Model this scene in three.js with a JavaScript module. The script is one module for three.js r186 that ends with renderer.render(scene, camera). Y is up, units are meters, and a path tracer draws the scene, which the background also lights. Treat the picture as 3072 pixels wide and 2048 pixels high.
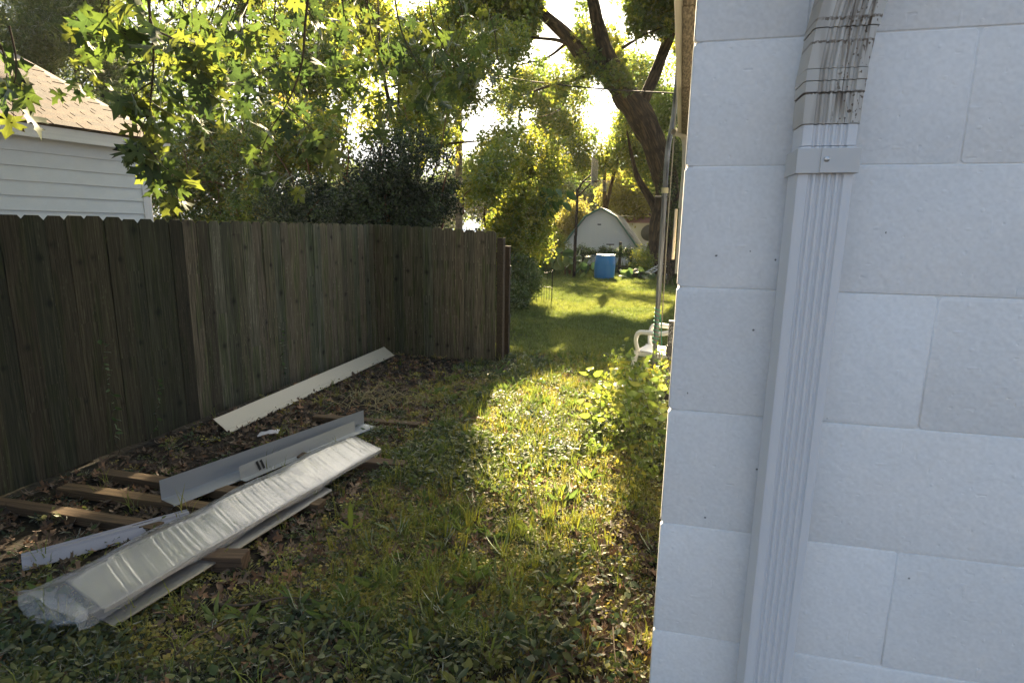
import * as THREE from 'three';
import { mergeGeometries, toCreasedNormals } from 'three/addons/utils/BufferGeometryUtils.js';
import { RoundedBoxGeometry } from 'three/addons/geometries/RoundedBoxGeometry.js';

// ---------------------------------------------------------------- camera, sky, sun, exposure
const scene = new THREE.Scene();
const FPX = 1722.3, YAW = 0.2783, PITCH = 0.1931, ROLL = 0.0147, EYE = 1.74, PW = 3072, PH = 2048;
const camera = new THREE.PerspectiveCamera(2 * Math.atan(PH / 2 / FPX) * 180 / Math.PI, PW / PH, 0.05, 600);
camera.position.set(0, EYE, 0);
camera.rotation.order = 'YXZ';
camera.rotation.set(-PITCH, YAW, ROLL);
camera.updateMatrixWorld();

const SUN_AZ = -11.2 * Math.PI / 180, SUN_EL = 29.5 * Math.PI / 180;
const sunDir = new THREE.Vector3(Math.sin(SUN_AZ) * Math.cos(SUN_EL), Math.sin(SUN_EL), -Math.cos(SUN_AZ) * Math.cos(SUN_EL));
const sun = new THREE.DirectionalLight(new THREE.Color(1, 0.80, 0.52), 5);
sun.position.copy(sunDir).multiplyScalar(60);
sun.target.position.set(0, 0, 0);
sun.shadow.radius = 1.2;
sun.castShadow = true;
Object.assign(sun.shadow.camera, { left: -35, right: 35, top: 35, bottom: -35, near: 1, far: 160 });
sun.shadow.mapSize.set(4096, 4096);
scene.add(sun, sun.target);

{ // a hazy late-afternoon sky: blue away from the sun, a wide warm glow round it
  const w = 1024, h = 512, d = new Float32Array(w * h * 4);
  for (let j = 0; j < h; j++) for (let i = 0; i < w; i++) {
    const lat = ((j + 0.5) / h - 0.5) * Math.PI, lon = ((i + 0.5) / w - 0.5) * 2 * Math.PI;
    const x = Math.cos(lat) * Math.cos(lon), y = Math.sin(lat), z = Math.cos(lat) * Math.sin(lon);
    const c = Math.max(-1, Math.min(1, x * sunDir.x + y * sunDir.y + z * sunDir.z)), a = Math.acos(c);
    const e = Math.max(0, y), hz = Math.exp(-e * 4.5);
    const g1 = Math.exp(-a * a / 0.10), g2 = Math.exp(-a * a / 0.75);
    const k = (j * w + i) * 4;
    d[k] = 0.030 + 0.023 * hz + 0.45 * g1 + 0.17 * g2;
    d[k + 1] = 0.046 + 0.0265 * hz + 0.41 * g1 + 0.147 * g2;
    d[k + 2] = 0.071 + 0.026 * hz + 0.31 * g1 + 0.112 * g2;
    d[k + 3] = 1;
  }
  const t = new THREE.DataTexture(d, w, h, THREE.RGBAFormat, THREE.FloatType);
  t.mapping = THREE.EquirectangularReflectionMapping;
  t.magFilter = THREE.LinearFilter; t.minFilter = THREE.LinearFilter; t.needsUpdate = true;
  scene.background = t; scene.environment = t;
}
const renderer = new THREE.WebGLRenderer({ antialias: true });
renderer.setSize(1024, 682);
renderer.toneMapping = THREE.LinearToneMapping;
renderer.toneMappingExposure = 11.2;
renderer.shadowMap.enabled = true;
renderer.shadowMap.type = THREE.PCFSoftShadowMap;

// ---------------------------------------------------------------- helpers
const V = (x, y, z) => new THREE.Vector3(x, y, z);
function rng(a) { return () => { a |= 0; a = a + 0x6D2B79F5 | 0; let t = Math.imul(a ^ a >>> 15, 1 | a); t = t + Math.imul(t ^ t >>> 7, 61 | t) ^ t; return ((t ^ t >>> 14) >>> 0) / 4294967296; }; }
const R = rng(20240);
const rr = (a, b, r = R) => a + (b - a) * r();
const pick = (a, r = R) => a[Math.floor(r() * a.length)];
const sstep = (a, b, x) => { const t = Math.max(0, Math.min(1, (x - a) / (b - a))); return t * t * (3 - 2 * t); };
const lerp = (a, b, t) => a + (b - a) * t;
function hash(x, y, s) { let h = Math.imul(x, 374761393) + Math.imul(y, 668265263) + Math.imul(s, 974634777); h = Math.imul(h ^ h >>> 13, 1274126177); return ((h ^ h >>> 16) >>> 0) / 4294967296; }
function vnoise(x, y, s = 0, px = 1e9, py = 1e9) {
  const xi = Math.floor(x), yi = Math.floor(y), fx = x - xi, fy = y - yi, u = fx * fx * (3 - 2 * fx), v = fy * fy * (3 - 2 * fy);
  const w = (n, p) => ((n % p) + p) % p, x0 = w(xi, px), x1 = w(xi + 1, px), y0 = w(yi, py), y1 = w(yi + 1, py);
  return lerp(lerp(hash(x0, y0, s), hash(x1, y0, s), u), lerp(hash(x0, y1, s), hash(x1, y1, s), u), v);
}
function fbm(x, y, o = 4, s = 0, px = 1e9, py = 1e9) { let a = 0, w = 0.5, t = 0; for (let i = 0; i < o; i++) { a += w * vnoise(x, y, s + i * 17, px, py); t += w; w *= 0.5; x *= 2; y *= 2; px *= 2; py *= 2; } return a / t; }
// a pixel of the 3072 x 2048 photograph -> a direction; the distance comes from the ground or a plane
const CX = V(), CY = V(), CZ = V(); camera.matrixWorld.extractBasis(CX, CY, CZ);
function ray(x, y) { return CZ.clone().negate().addScaledVector(CX, (x - PW / 2) / FPX).addScaledVector(CY, -(y - PH / 2) / FPX); }
function onGround(x, y, g = 0) { const d = ray(x, y); return d.multiplyScalar((g - EYE) / d.y).add(camera.position); }
function atZ(x, y, z) { const d = ray(x, y); return d.multiplyScalar(z / d.z).add(camera.position); }
function atDist(x, y, r) { return ray(x, y).normalize().multiplyScalar(r).add(camera.position); }

const counts = {};
function numbered(n) { const k = counts[n] = (counts[n] ?? -1) + 1; return k ? `${n}_${String(k).padStart(3, '0')}` : n; }
function shadows(o) { o.castShadow = o.receiveShadow = true; return o; }
function thing(name, label, category, pos = [0, 0, 0], turn = 0, group) {
  const o = new THREE.Group(); o.name = numbered(name); o.position.set(...pos); o.rotation.y = turn; o.userData = { label, category };
  if (group) o.userData.group = group; scene.add(o); return o;
}
function part(name, geo, mat, parent) { const m = shadows(new THREE.Mesh(geo, mat)); m.name = name; parent.add(m); return m; }
function struct(name, geo, mat) { const m = part(name, geo, mat, scene); m.userData.kind = 'structure'; return m; }
function stuffInst(name, geo, mat, mats, cols, parent, label, category) {
  const m = shadows(new THREE.InstancedMesh(geo, mat, mats.length)); m.name = parent === scene ? numbered(name) : name;
  mats.forEach((x, i) => m.setMatrixAt(i, x)); if (cols) cols.forEach((c, i) => m.setColorAt(i, c));
  m.userData.kind = 'stuff'; if (label) { m.userData.label = label; m.userData.category = category; } parent.add(m); return m;
}
const box = (w, h, d, x = 0, y = 0, z = 0) => new THREE.BoxGeometry(w, h, d).translate(x, y, z);
const rbox = (w, h, d, r, x = 0, y = 0, z = 0, s = 1) => new RoundedBoxGeometry(w, h, d, s, r).translate(x, y, z);
function bar(a, b, r0, r1 = r0, n = 8) { // tapered rod between two points
  const d = b.clone().sub(a), g = new THREE.CylinderGeometry(r1, r0, d.length(), n, 1);
  g.translate(0, d.length() / 2, 0); g.applyQuaternion(new THREE.Quaternion().setFromUnitVectors(V(0, 1, 0), d.normalize())); return g.translate(a.x, a.y, a.z);
}
function limb(pts, radii, seg = 10, n = 24, rough = 0, seed = 1) { // tapered tube along a curve, uneven bark outline
  const c = new THREE.CatmullRomCurve3(pts), g = new THREE.TubeGeometry(c, n, 1, seg, false), p = g.attributes.position;
  const per = seg + 1;
  for (let i = 0; i <= n; i++) {
    const t = i / n, f = t * (radii.length - 1), k = Math.min(radii.length - 2, Math.floor(f)), r = lerp(radii[k], radii[k + 1], f - k), o = c.getPointAt(t);
    for (let j = 0; j < per; j++) {
      const q = i * per + j, a = (j % seg) / seg * Math.PI * 2, v = V(p.getX(q) - o.x, p.getY(q) - o.y, p.getZ(q) - o.z);
      v.multiplyScalar(r * (1 + rough * (vnoise(Math.cos(a) * 3 + 9, Math.sin(a) * 3 + t * n * 0.35, seed) - 0.5) * 2)).add(o); p.setXYZ(q, v.x, v.y, v.z);
    }
  }
  const uv = g.attributes.uv, L = c.getLength(), rm = radii[0]; for (let q = 0; q < uv.count; q++) uv.setXY(q, uv.getX(q) * L, uv.getY(q) * 6.28 * rm);
  g.computeVertexNormals(); return g;
}
const merged = gs => mergeGeometries(gs.map(g => { const q = g.index ? g.toNonIndexed() : g; for (const k of Object.keys(q.attributes)) if (!['position', 'normal', 'uv'].includes(k)) q.deleteAttribute(k); return q; }));
function lin(r, g, b) { return new THREE.Color().setRGB(r, g, b); }
function dataTex(w, h, fn, srgb = true, repeat) {
  const d = new Uint8Array(w * h * 4);
  for (let y = 0; y < h; y++) for (let x = 0; x < w; x++) { const c = fn(x, y), k = (y * w + x) * 4; d[k] = c[0]; d[k + 1] = c[1]; d[k + 2] = c[2]; d[k + 3] = 255; }
  const t = new THREE.DataTexture(d, w, h); t.colorSpace = srgb ? THREE.SRGBColorSpace : THREE.NoColorSpace;
  t.wrapS = t.wrapT = THREE.RepeatWrapping; t.magFilter = THREE.LinearFilter; t.minFilter = THREE.LinearMipmapLinearFilter; t.generateMipmaps = true; if (repeat) t.repeat.set(...repeat); t.needsUpdate = true; return t;
}
const cl = v => Math.max(0, Math.min(255, v));
const std = (c, o = {}) => new THREE.MeshStandardMaterial({ color: c, roughness: 0.8, ...o });
const leafMat = (c, tr = 0.45, coat = 0.25) => new THREE.MeshPhysicalMaterial({ color: c, roughness: 1, transmission: tr, thickness: 0, side: THREE.DoubleSide, ior: 1.4, clearcoat: coat, clearcoatRoughness: 0.35 });

// sun-lit ground: crowns are open along the sun's way to these places (polygons in x, z)
const litPolys = [[[-2.15, -7.6], [-2.0, -6.6], [-1.52, -4.3], [-1.4, -3.9], [-1.0, -3.5], [-0.8, -3.25], [-0.5, -3.3], [-0.4, -3.6], [-0.05, -4.0], [0.2, -4.3], [0.3, -5.6], [-0.5, -5.0], [-1.0, -5.5], [-1.3, -6.5], [-1.5, -7.6]], [[-0.1, -4.2], [-0.9, -5.0], [-0.55, -6.6], [0.3, -7.2], [0.9, -5]], [[-0.8, -3.9], [0.5, -3.9], [0.6, -6.5], [-0.8, -6.5]]];
function inPoly(p, x, z) { let c = false; for (let i = 0, j = p.length - 1; i < p.length; j = i++) if ((p[i][1] > z) !== (p[j][1] > z) && x < (p[j][0] - p[i][0]) * (z - p[i][1]) / (p[j][1] - p[i][1]) + p[i][0]) c = !c; return c; }
function sunFoot(p) { const k = p.y / sunDir.y; return [p.x - sunDir.x * k, p.z - sunDir.z * k]; }
function openToSun(p) {
  if (p.y < 1.6) return false; const [x, z] = sunFoot(p);
  for (const [dx, dz] of [[0, 0], [0.45, 0], [-0.45, 0], [0, 1.0], [0, -1.0]]) if (litPolys.some(q => inPoly(q, x + dx, z + dz))) return true;
  if (z < -7.3 && z > -17 && x < 2.5 && x > -5) return fbm(x * 0.55 + 3, z * 0.30 + 7, 3, 5) > 0.34;
  return false;
}

// ---------------------------------------------------------------- textures
const woodStrips = (() => { // eight weathered fence boards side by side: grain, knots, algae, pale lichen
  const w = 1024, h = 1024, knots = [];
  for (let s = 0; s < 8; s++) for (let k = 0, n = 1 + Math.floor(R() * 2.4); k < n; k++) knots.push([s, rr(0.15, 0.85), R(), rr(0.06, 0.15)]);
  const col = [], hgt = new Float32Array(w * h);
  const tint = Array.from({ length: 8 }, () => [rr(0.86, 1.1), rr(-6, 6)]);
  for (let y = 0; y < h; y++) for (let x = 0; x < w; x++) {
    const s = x >> 7, u = (x & 127) / 128, v = y / h; let du = 0, kd = 0;
    for (const [ks, ku, kv, kr] of knots) if (ks === s) { const a = (u - ku), b = (v - kv) * 13, d = Math.sqrt(a * a + b * b) / kr; if (d < 6) { du += Math.sign(a) * 0.35 * kr * Math.exp(-d * d * 0.25); kd = Math.max(kd, d < 1.1 ? 1 - d * 0.55 : 0.45 * Math.exp(-(d - 1.1) * 1.6)); } }
    const uu = u - du, g = fbm(uu * 22 + s * 31, v * 7 + s * 5, 3, 3), fine = vnoise(uu * 70 + s * 90, v * 26, 8), crack = vnoise(uu * 34 + s * 50, v * 4, 12);
    let L = 92 + (g - 0.5) * 80 + (fine - 0.5) * 36; if (crack > 0.84) L -= (crack - 0.84) * 330;
    L = L * tint[s][0] - kd * 58;
    const al = sstep(0.5, 0.72, fbm(u * 3 + s * 9, v * 5 + s * 3, 4, 21)), li = sstep(0.69, 0.78, fbm(u * 26 + s * 40, v * 46, 3, 33)) * sstep(0.5, 0.62, fbm(u * 3 + s * 8, v * 3.5, 2, 37));
    let r = L * 1.01 + tint[s][1], gg = L * 0.985, b = L * 0.86;
    r = lerp(r, L * 0.74, al * 0.55); gg = lerp(gg, L * 0.86, al * 0.55); b = lerp(b, L * 0.50, al * 0.55);
    r = lerp(r, 142, li * 0.75); gg = lerp(gg, 140, li * 0.75); b = lerp(b, 122, li * 0.75);
    hgt[y * w + x] = L; col.push([cl(r), cl(gg), cl(b)]);
  }
  const map = dataTex(w, h, (x, y) => col[y * w + x]), bump = dataTex(w, h, (x, y) => { const v = cl(hgt[y * w + x]); return [v, v, v]; }, false);
  return { map, bump };
})();
const grainTex = (() => { // plain lumber grain, uv in metres
  const f = (x, y) => 0.5 + (fbm(x / 512 * 6, y / 512 * 40, 4, 51, 6, 40) - 0.5) * 0.9 + (vnoise(x / 512 * 10, y / 512 * 128, 57, 10, 128) - 0.5) * 0.2;
  return { map: dataTex(512, 512, (x, y) => { const k = 0.62 + f(x, y) * 0.7; return [cl(205 * k), cl(200 * k), cl(192 * k)]; }, true, [1.2, 4]), bump: dataTex(512, 512, (x, y) => { const v = cl(f(x, y) * 255); return [v, v, v]; }, false, [1.2, 4]) };
})();
const paintBump = (() => { const n = 1024; return dataTex(n, n, (x, y) => {
  const u = x / n, v = y / n; let a = fbm(u * 10, v * 10, 4, 61, 10, 10) * 0.55 + vnoise(u * 110, v * 110, 64, 110, 110) * 0.16 + fbm(u * 42, v * 42, 3, 66, 42, 42) * 0.42;
  const pit = vnoise(u * 60, v * 60, 68, 60, 60); if (pit > 0.93) a -= (pit - 0.93) * 5; const bl = vnoise(u * 46, v * 46, 70, 46, 46); if (bl > 0.92) a += (bl - 0.92) * 4;
  const k = cl(a * 210); return [k, k, k]; }, false, [1.6, 1.6]); })();
const paintMap = (() => { const n = 1024; const sp = Array.from({ length: 16 }, () => [R(), R(), rr(0.0008, 0.0022), rr(0.6, 1.6)]); const sc = Array.from({ length: 26 }, () => [R(), R(), rr(-0.5, 0.5), rr(0.02, 0.08)]);
  return dataTex(n, n, (x, y) => {
    const u = x / n, v = y / n; let L = 237 + (fbm(u * 4, v * 4, 4, 81, 4, 4) - 0.5) * 20 + (vnoise(u * 200, v * 200, 83, 200, 200) - 0.5) * 8, wv = (fbm(u * 8, v * 8, 3, 86, 8, 8) - 0.5) * 8, dk = 0;
    for (const [a, b, r, st] of sp) { const d = Math.hypot((u - a) * st, v - b); if (d < r) dk = Math.max(dk, 0.85); }
    for (const [a, b, m, l] of sc) { const t = u - a; if (Math.abs(t) < l) { const d = Math.abs(v - b - m * t - 0.01 * Math.sin(t * 60)); if (d < 0.0006) dk = Math.max(dk, 0.04); } }
    L *= 1 - dk * 0.75; return [cl(L + wv * 0.4), cl(L), cl(L - 1 - wv * 0.4)]; }, true, [1.25, 1.25]); })();
const barkTex = (() => { const n = 512; const f = (x, y) => { const u = x / n, v = y / n; const r = Math.abs(fbm(u * 3 + 0.5 * fbm(u * 4, v * 4, 2, 90, 4, 4), v * 14, 3, 91, 3, 14) - 0.5) * 2; return sstep(0.0, 0.5, r) * 0.8 + fbm(u * 16, v * 30, 3, 95, 16, 30) * 0.4; };
  return { map: dataTex(n, n, (x, y) => { const k = f(x, y); return [cl(40 + 70 * k), cl(33 + 60 * k), cl(25 + 48 * k)]; }, true, [0.8, 0.8]), bump: dataTex(n, n, (x, y) => { const k = cl(f(x, y) * 200); return [k, k, k]; }, false, [0.8, 0.8]) }; })();
const noiseTex = dataTex(512, 512, (x, y) => { const k = cl(150 + (fbm(x / 64, y / 64, 5, 101, 8, 8) - 0.5) * 170); return [k, k, k]; }, true);
const soilTex = dataTex(1024, 1024, (x, y) => { const u = x / 1024, v = y / 1024, a = fbm(u * 12, v * 12, 5, 111, 12, 12), b = vnoise(u * 160, v * 160, 115, 160, 160), c = fbm(u * 40, v * 40, 3, 118, 40, 40); const k = 0.55 + a * 0.7 + (b - 0.5) * 0.5 + (c - 0.5) * 0.5; return [cl(120 * k), cl(116 * k), cl(108 * k)]; });
const soilBump = dataTex(512, 512, (x, y) => { const k = cl(255 * (fbm(x / 512 * 30, y / 512 * 30, 4, 121, 30, 30))); return [k, k, k]; }, false);

// ---------------------------------------------------------------- ground: one sheet to the horizon
function groundY(x, z) { const far = sstep(30, 60, Math.hypot(x, z)); return (fbm(x * 0.9 + 40, z * 0.9 + 40, 3, 131) - 0.5) * 0.05 * (1 - far) - 0.012; }
const isLawn = (x, z) => sstep(-7.2, -8.4, z + (fbm(x * 1.3, z * 1.3, 2, 140) - 0.5) * 1.6);
{
  const ax = [], az = [];
  for (let i = -60; i <= 60; i++) { const s = i / 60; ax.push(Math.sign(s) * (Math.abs(s) * 9 + Math.pow(Math.abs(s), 6) * 240) - 1.5); }
  for (let i = 0; i <= 130; i++) { const s = i / 130; az.push(6 - s * 30 - Math.pow(s, 9) * 260); } az.unshift(250, 120, 50, 20, 10);
  const pos = [], uv = [], col = [], idx = [], nx = ax.length;
  for (const z of az) for (const x of ax) {
    pos.push(x, groundY(x, z), z); uv.push(x / 1.6, z / 1.6);
    const L = isLawn(x, z), m = sstep(0.45, 0.62, fbm(x * 1.7, z * 1.7, 3, 150));
    const s = [lerp(0.055, 0.075, m), lerp(0.042, 0.066, m), lerp(0.030, 0.034, m)], g = [0.075, 0.085, 0.028];
    col.push(lerp(s[0], g[0], L) * 1.8, lerp(s[1], g[1], L) * 1.8, lerp(s[2], g[2], L) * 1.8);
  }
  for (let j = 0; j < az.length - 1; j++) for (let i = 0; i < nx - 1; i++) { const a = j * nx + i, b = a + 1, c = a + nx, d = c + 1; idx.push(a, b, d, a, d, c); }
  const g = new THREE.BufferGeometry(); g.setAttribute('position', new THREE.Float32BufferAttribute(pos, 3)); g.setAttribute('uv', new THREE.Float32BufferAttribute(uv, 2)); g.setAttribute('color', new THREE.Float32BufferAttribute(col, 3)); g.setIndex(idx); g.computeVertexNormals();
  if (g.attributes.normal.getY(0) < 0) { g.setIndex(idx.map((_, k) => idx[k - k % 3 + [0, 2, 1][k % 3]])); g.computeVertexNormals(); }
  struct('ground', g, std(0xffffff, { map: soilTex, bumpMap: soilBump, bumpScale: 0.02, vertexColors: true, roughness: 1 }));
}

// ---------------------------------------------------------------- near white block house
const WA = -0.0486, HC = V(0, 0, -0.992);
{
  const house = thing('block_house', 'white painted concrete block house with a downspout on its front wall', 'house', [HC.x, 0, HC.z], -WA);
  // local axes: x along the front wall to the right, z towards the camera
  const white = std(0xffffff, { map: paintMap, bumpMap: paintBump, bumpScale: 0.0022, roughness: 0.62 });
  const joints = [2.43, 2.225, 2.025, 1.842, 1.650, 1.438, 1.225, 1.008, 0.80, 0.595, 0.39, 0.185, -0.03];
  const blockGeo = (w, h, ox, oy) => {
    const b = 0.0055, e = 0.0003, s = new THREE.Shape(), r = 0.0015, x0 = -w / 2 + b + e, x1 = -x0, y0 = -h / 2 + b + e, y1 = -y0;
    s.moveTo(x0 + r, y0); s.lineTo(x1 - r, y0); s.lineTo(x1, y0 + r); s.lineTo(x1, y1 - r); s.lineTo(x1 - r, y1); s.lineTo(x0 + r, y1); s.lineTo(x0, y1 - r); s.lineTo(x0, y0 + r); s.closePath();
    const g = toCreasedNormals(new THREE.ExtrudeGeometry(s, { depth: 0.01, bevelEnabled: true, bevelThickness: 0.0036, bevelSize: b, bevelSegments: 2, steps: 1 }), 0.7);
    const p = g.attributes.position, u = g.attributes.uv; for (let i = 0; i < p.count; i++) u.setXY(i, p.getX(i) + ox, p.getY(i) + oy); return g;
  };
  part('wall_core', box(6.3, 2.55, 0.19, 3.15 + 0.011, 1.275 - 0.05, -0.1065), white, house);
  for (let c = 0; c < joints.length - 1; c++) {
    const top = joints[c], bot = joints[c + 1], h = top - bot; let x = 0, w = c % 2 ? 0.199 : 0.382; let k = 0;
    if (c % 2 && k === 0) w = 0.16;
    while (x < 1.9) {
      const bl = part('block', blockGeo(w, h, x * 1.7 + c * 0.37, c * 0.231 + x), white, house);
      bl.position.set(x + w / 2, (top + bot) / 2, -0.0124 + rr(-0.0005, 0.0005)); bl.rotation.set(rr(-0.002, 0.002), rr(-0.002, 0.002), 0);
      x += w; w = 0.398 + rr(-0.006, 0.006); k++;
    }
    const jw = 0.004; // the paint-filled mortar shows between the blocks
  }
  part('mortar', box(6.2, 2.45, 0.012, 3.112, 1.2, -0.0080), white, house);
  // left side wall and its rough upper courses, eave board and soffit
  const tan = std(lin(0.80, 0.66, 0.46), { map: noiseTex, bumpMap: soilBump, bumpScale: 0.006, roughness: 0.95 });
  const cream = std(lin(0.86, 0.78, 0.64), { map: paintMap, roughness: 0.6 });
  part('side_wall', box(0.2, 2.5, 3.1, 0.119, 1.2, -1.76).rotateY(WA), white, house);
  const far = part('rear_wall', box(6.1, 2.5, 0.2, 3.26, 1.2, -3.41), white, house);
  part('right_wall', box(0.2, 2.5, 3.1, 6.2, 1.2, -1.76), white, house);
  const roofM = std(lin(0.09, 0.075, 0.06), { map: noiseTex, roughness: 0.95 });
  const roof = part('roof', merged([box(6.6, 0.05, 2.1, 3.2, 2.93, -0.78).applyMatrix4(new THREE.Matrix4()), box(6.6, 0.05, 2.1, 3.2, 2.93, -2.66)]), roofM, house);
  { // a low gable over the block walls
    const s = new THREE.Shape(); s.moveTo(0.02, 2.46); s.lineTo(-3.53, 2.46); s.lineTo(-1.75, 3.35); s.closePath();
    roof.geometry = new THREE.ExtrudeGeometry(s, { depth: 6.3, bevelEnabled: false }).rotateY(Math.PI / 2).translate(0.0, 0, 0);
    roof.geometry.computeBoundingBox(); const bb = roof.geometry.boundingBox; roof.geometry.translate(0.002 - bb.min.x, 0, 0.02 - bb.max.z).rotateY(WA);
  }
  const eave = part('eave_board', rbox(0.022, 0.09, 3.0, 0.004, -0.050, 2.425, -1.75).rotateY(WA), cream, house);
  for (let i = 0; i < 15; i++) part('soffit_board', rbox(0.038, 0.02, 0.196, 0.003, -0.019, 2.385 + rr(-0.005, 0.005), -0.37 - i * 0.2).rotateY(WA), tan, house);
  // hanging end of a gutter pipe at the far end of the eave
  const curve = new THREE.CatmullRomCurve3([V(-0.09, 2.38, -3.1), V(-0.02, 2.36, -3.2), V(0.0, 2.2, -3.2), V(-0.005, 1.9, -3.22)]);
  part('gutter_elbow', new THREE.TubeGeometry(curve, 16, 0.022, 8).rotateY(WA), cream, house);
  part('side_trim', rbox(0.03, 0.6, 0.04, 0.004, -0.005, 1.75, -3.24).rotateY(WA), cream, house);
  part('side_trim', rbox(0.02, 0.35, 0.03, 0.004, -0.04, 1.72, -3.3).rotateY(WA), cream, house);

  // ---- downspout: ribbed rectangular pipe, collar, crimped elbow, strap with screw
  const prof = (sc = 1, ribs = 5) => { const w = 0.0375 * sc, d = 0.027 * sc, s = new THREE.Shape(), pts = []; const r = 0.008;
    pts.push([-w, -d], [-w, d - r], [-w + 0.002, d - 0.002], [-w + r, d]);
    for (let i = 0; i < ribs; i++) { const c = -0.019 + i * 0.0098 * sc; pts.push([c - 0.0034, d], [c - 0.0014, d - 0.0036], [c + 0.0014, d - 0.0036], [c + 0.0034, d]); }
    pts.push([w - r, d], [w - 0.002, d - 0.002], [w, d - r], [w, -d]); pts.forEach((p, i) => i ? s.lineTo(p[0], p[1]) : s.moveTo(p[0], p[1])); s.closePath(); return s; };
  const pipe = (sc, y0, y1) => new THREE.ExtrudeGeometry(prof(sc), { depth: y1 - y0, bevelEnabled: false }).rotateX(-Math.PI / 2).scale(1, 1, -1).translate(0, y0, 0);
  const fix = g => { const i = g.index; const p = g.attributes.position; // the mirrored profile needs its faces turned
    for (let k = 0; k < p.count; k += 3) for (const a of Object.values(g.attributes)) { const n = a.itemSize; for (let c = 0; c < n; c++) { const t = a.array[(k + 1) * n + c]; a.array[(k + 1) * n + c] = a.array[(k + 2) * n + c]; a.array[(k + 2) * n + c] = t; } } g.deleteAttribute('normal'); g.computeVertexNormals(); return toCreasedNormals(g, 0.5); };
  const spout = std(lin(0.72, 0.73, 0.75), { roughness: 0.38, map: noiseTex.clone(), bumpMap: noiseTex, bumpScale: 0.0006 }); spout.map = null;
  const dirtMap = (() => { // brown drip stains that gather under each crimp and run down
    const crimps = [0.08, 0.30, 0.40, 0.50, 0.74];
    return dataTex(256, 512, (x, y) => { const u = x / 256, v = 1 - y / 512; let k = 0; const n = fbm(u * 26, v * 3, 3, 161), m = fbm(u * 40, v * 70, 3, 165), s = 0.35 + 0.65 * sstep(0.35, 0.6, u);
      const right = sstep(0.45, 0.62, u);
      for (const c of crimps) { const d = v - c, e = 0.012 * (m - 0.5); if (Math.abs(d - e) < 0.006) k = Math.max(k, 0.3 + 0.4 * sstep(0.35, 0.6, m)); if (d >= 0 && d < 0.13) k = Math.max(k, right * (1 - d / 0.13) * sstep(0.56, 0.74, n) * 0.9); }
      if (Math.abs(u - 0.6 - 0.01 * (m - 0.5)) < 0.010 && v > 0.08 && v < 0.75) k = Math.max(k, 0.4 + 0.4 * m);
      k = Math.max(k, right * 0.75 * sstep(0.70, 0.78, fbm(u * 34, v * 60, 2, 171))); k = Math.max(k, 0.16 * sstep(0.4, 0.7, fbm(u * 6, v * 3, 3, 173))); if (v < 0.08) k = Math.max(k, 0.22 + 0.35 * sstep(0.45, 0.65, n)); k = Math.min(0.85, k);
      return [cl(lerp(200, 74, k)), cl(lerp(196, 58, k)), cl(lerp(188, 42, k))]; }); })();
  const stained = std(0xffffff, { map: dirtMap, roughness: 0.5 });
  const ds = new THREE.Group(); ds.name = 'downspout'; ds.position.set(0.187, 0, 0.048); house.add(ds);
  part('lower_pipe', fix(pipe(1, 0.02, 1.86)), spout, ds);
  part('upper_pipe', fix(pipe(0.97, 1.861, 1.889)), spout, ds);
  const setUV = (g, y0, y1) => { const p = g.attributes.position, u = g.attributes.uv; for (let i = 0; i < p.count; i++) u.setXY(i, (p.getX(i) + 0.045) / 0.09, (p.getY(i) - y0) / (y1 - y0)); return g; };
  const el = [[1.890, 1.93, 1.02], [1.931, 1.9455, 1.045], [1.9465, 1.961, 1.065], [1.962, 2.012, 1.05], [2.013, 2.34, 1.09]];
  el.forEach(([a, b, s], i) => { const g = fix(pipe(s, a, b)); const p = g.attributes.position; for (let k = 0; k < p.count; k++) { const y = p.getY(k), t = Math.max(0, y - 1.97); p.setZ(k, p.getZ(k) + t * t * 0.9); p.setX(k, p.getX(k) + t * 0.12); } setUV(g, 1.86, 2.13); part('elbow_section', g, stained, ds); });
  const strap = part('strap', merged([rbox(0.0785, 0.034, 0.003, 0.001, 0, 1.84, 0.0295), rbox(0.003, 0.034, 0.07, 0.001, -0.0388, 1.84, -0.004), rbox(0.003, 0.034, 0.07, 0.001, 0.0388, 1.84, -0.004), rbox(0.05, 0.033, 0.002, 0.0005, 0.0155, 1.84, 0.032)]), std(lin(0.62, 0.62, 0.61), { roughness: 0.45 }), ds);
  part('screw', new THREE.SphereGeometry(0.004, 10, 6).scale(1, 1, 0.5).translate(-0.002, 1.842, 0.033), std(lin(0.6, 0.6, 0.6), { metalness: 0.8, roughness: 0.35 }), strap);
}

// ---------------------------------------------------------------- weathered picket fence
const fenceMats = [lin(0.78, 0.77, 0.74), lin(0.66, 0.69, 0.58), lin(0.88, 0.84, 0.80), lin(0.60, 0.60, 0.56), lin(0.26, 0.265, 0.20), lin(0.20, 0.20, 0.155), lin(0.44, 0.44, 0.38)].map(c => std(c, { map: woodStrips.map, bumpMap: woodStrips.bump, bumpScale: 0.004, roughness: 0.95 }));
const lumber = c => std(c, { map: grainTex.map, bumpMap: grainTex.bump, bumpScale: 0.002, roughness: 0.9 });
const picketGeo = (w, strip, ear) => {
  const off = R();
  const s = new THREE.Shape(), H = 1.76, a = w / 2, e = ear; s.moveTo(-a, 0); s.lineTo(a, 0); s.lineTo(a, H - e * 1.1); s.lineTo(a - e, H); s.lineTo(-a + e, H); s.lineTo(-a, H - e * 1.1); s.closePath();
  const g = new THREE.ExtrudeGeometry(s, { depth: 0.015, bevelEnabled: true, bevelSize: 0.0015, bevelThickness: 0.0015, bevelSegments: 1 }), p = g.attributes.position, u = g.attributes.uv;
  for (let i = 0; i < p.count; i++) u.setXY(i, (strip + 0.5 + p.getX(i) / w * 0.94) / 8, p.getY(i) / 1.9 + off + p.getZ(i)); return g;
};
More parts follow.
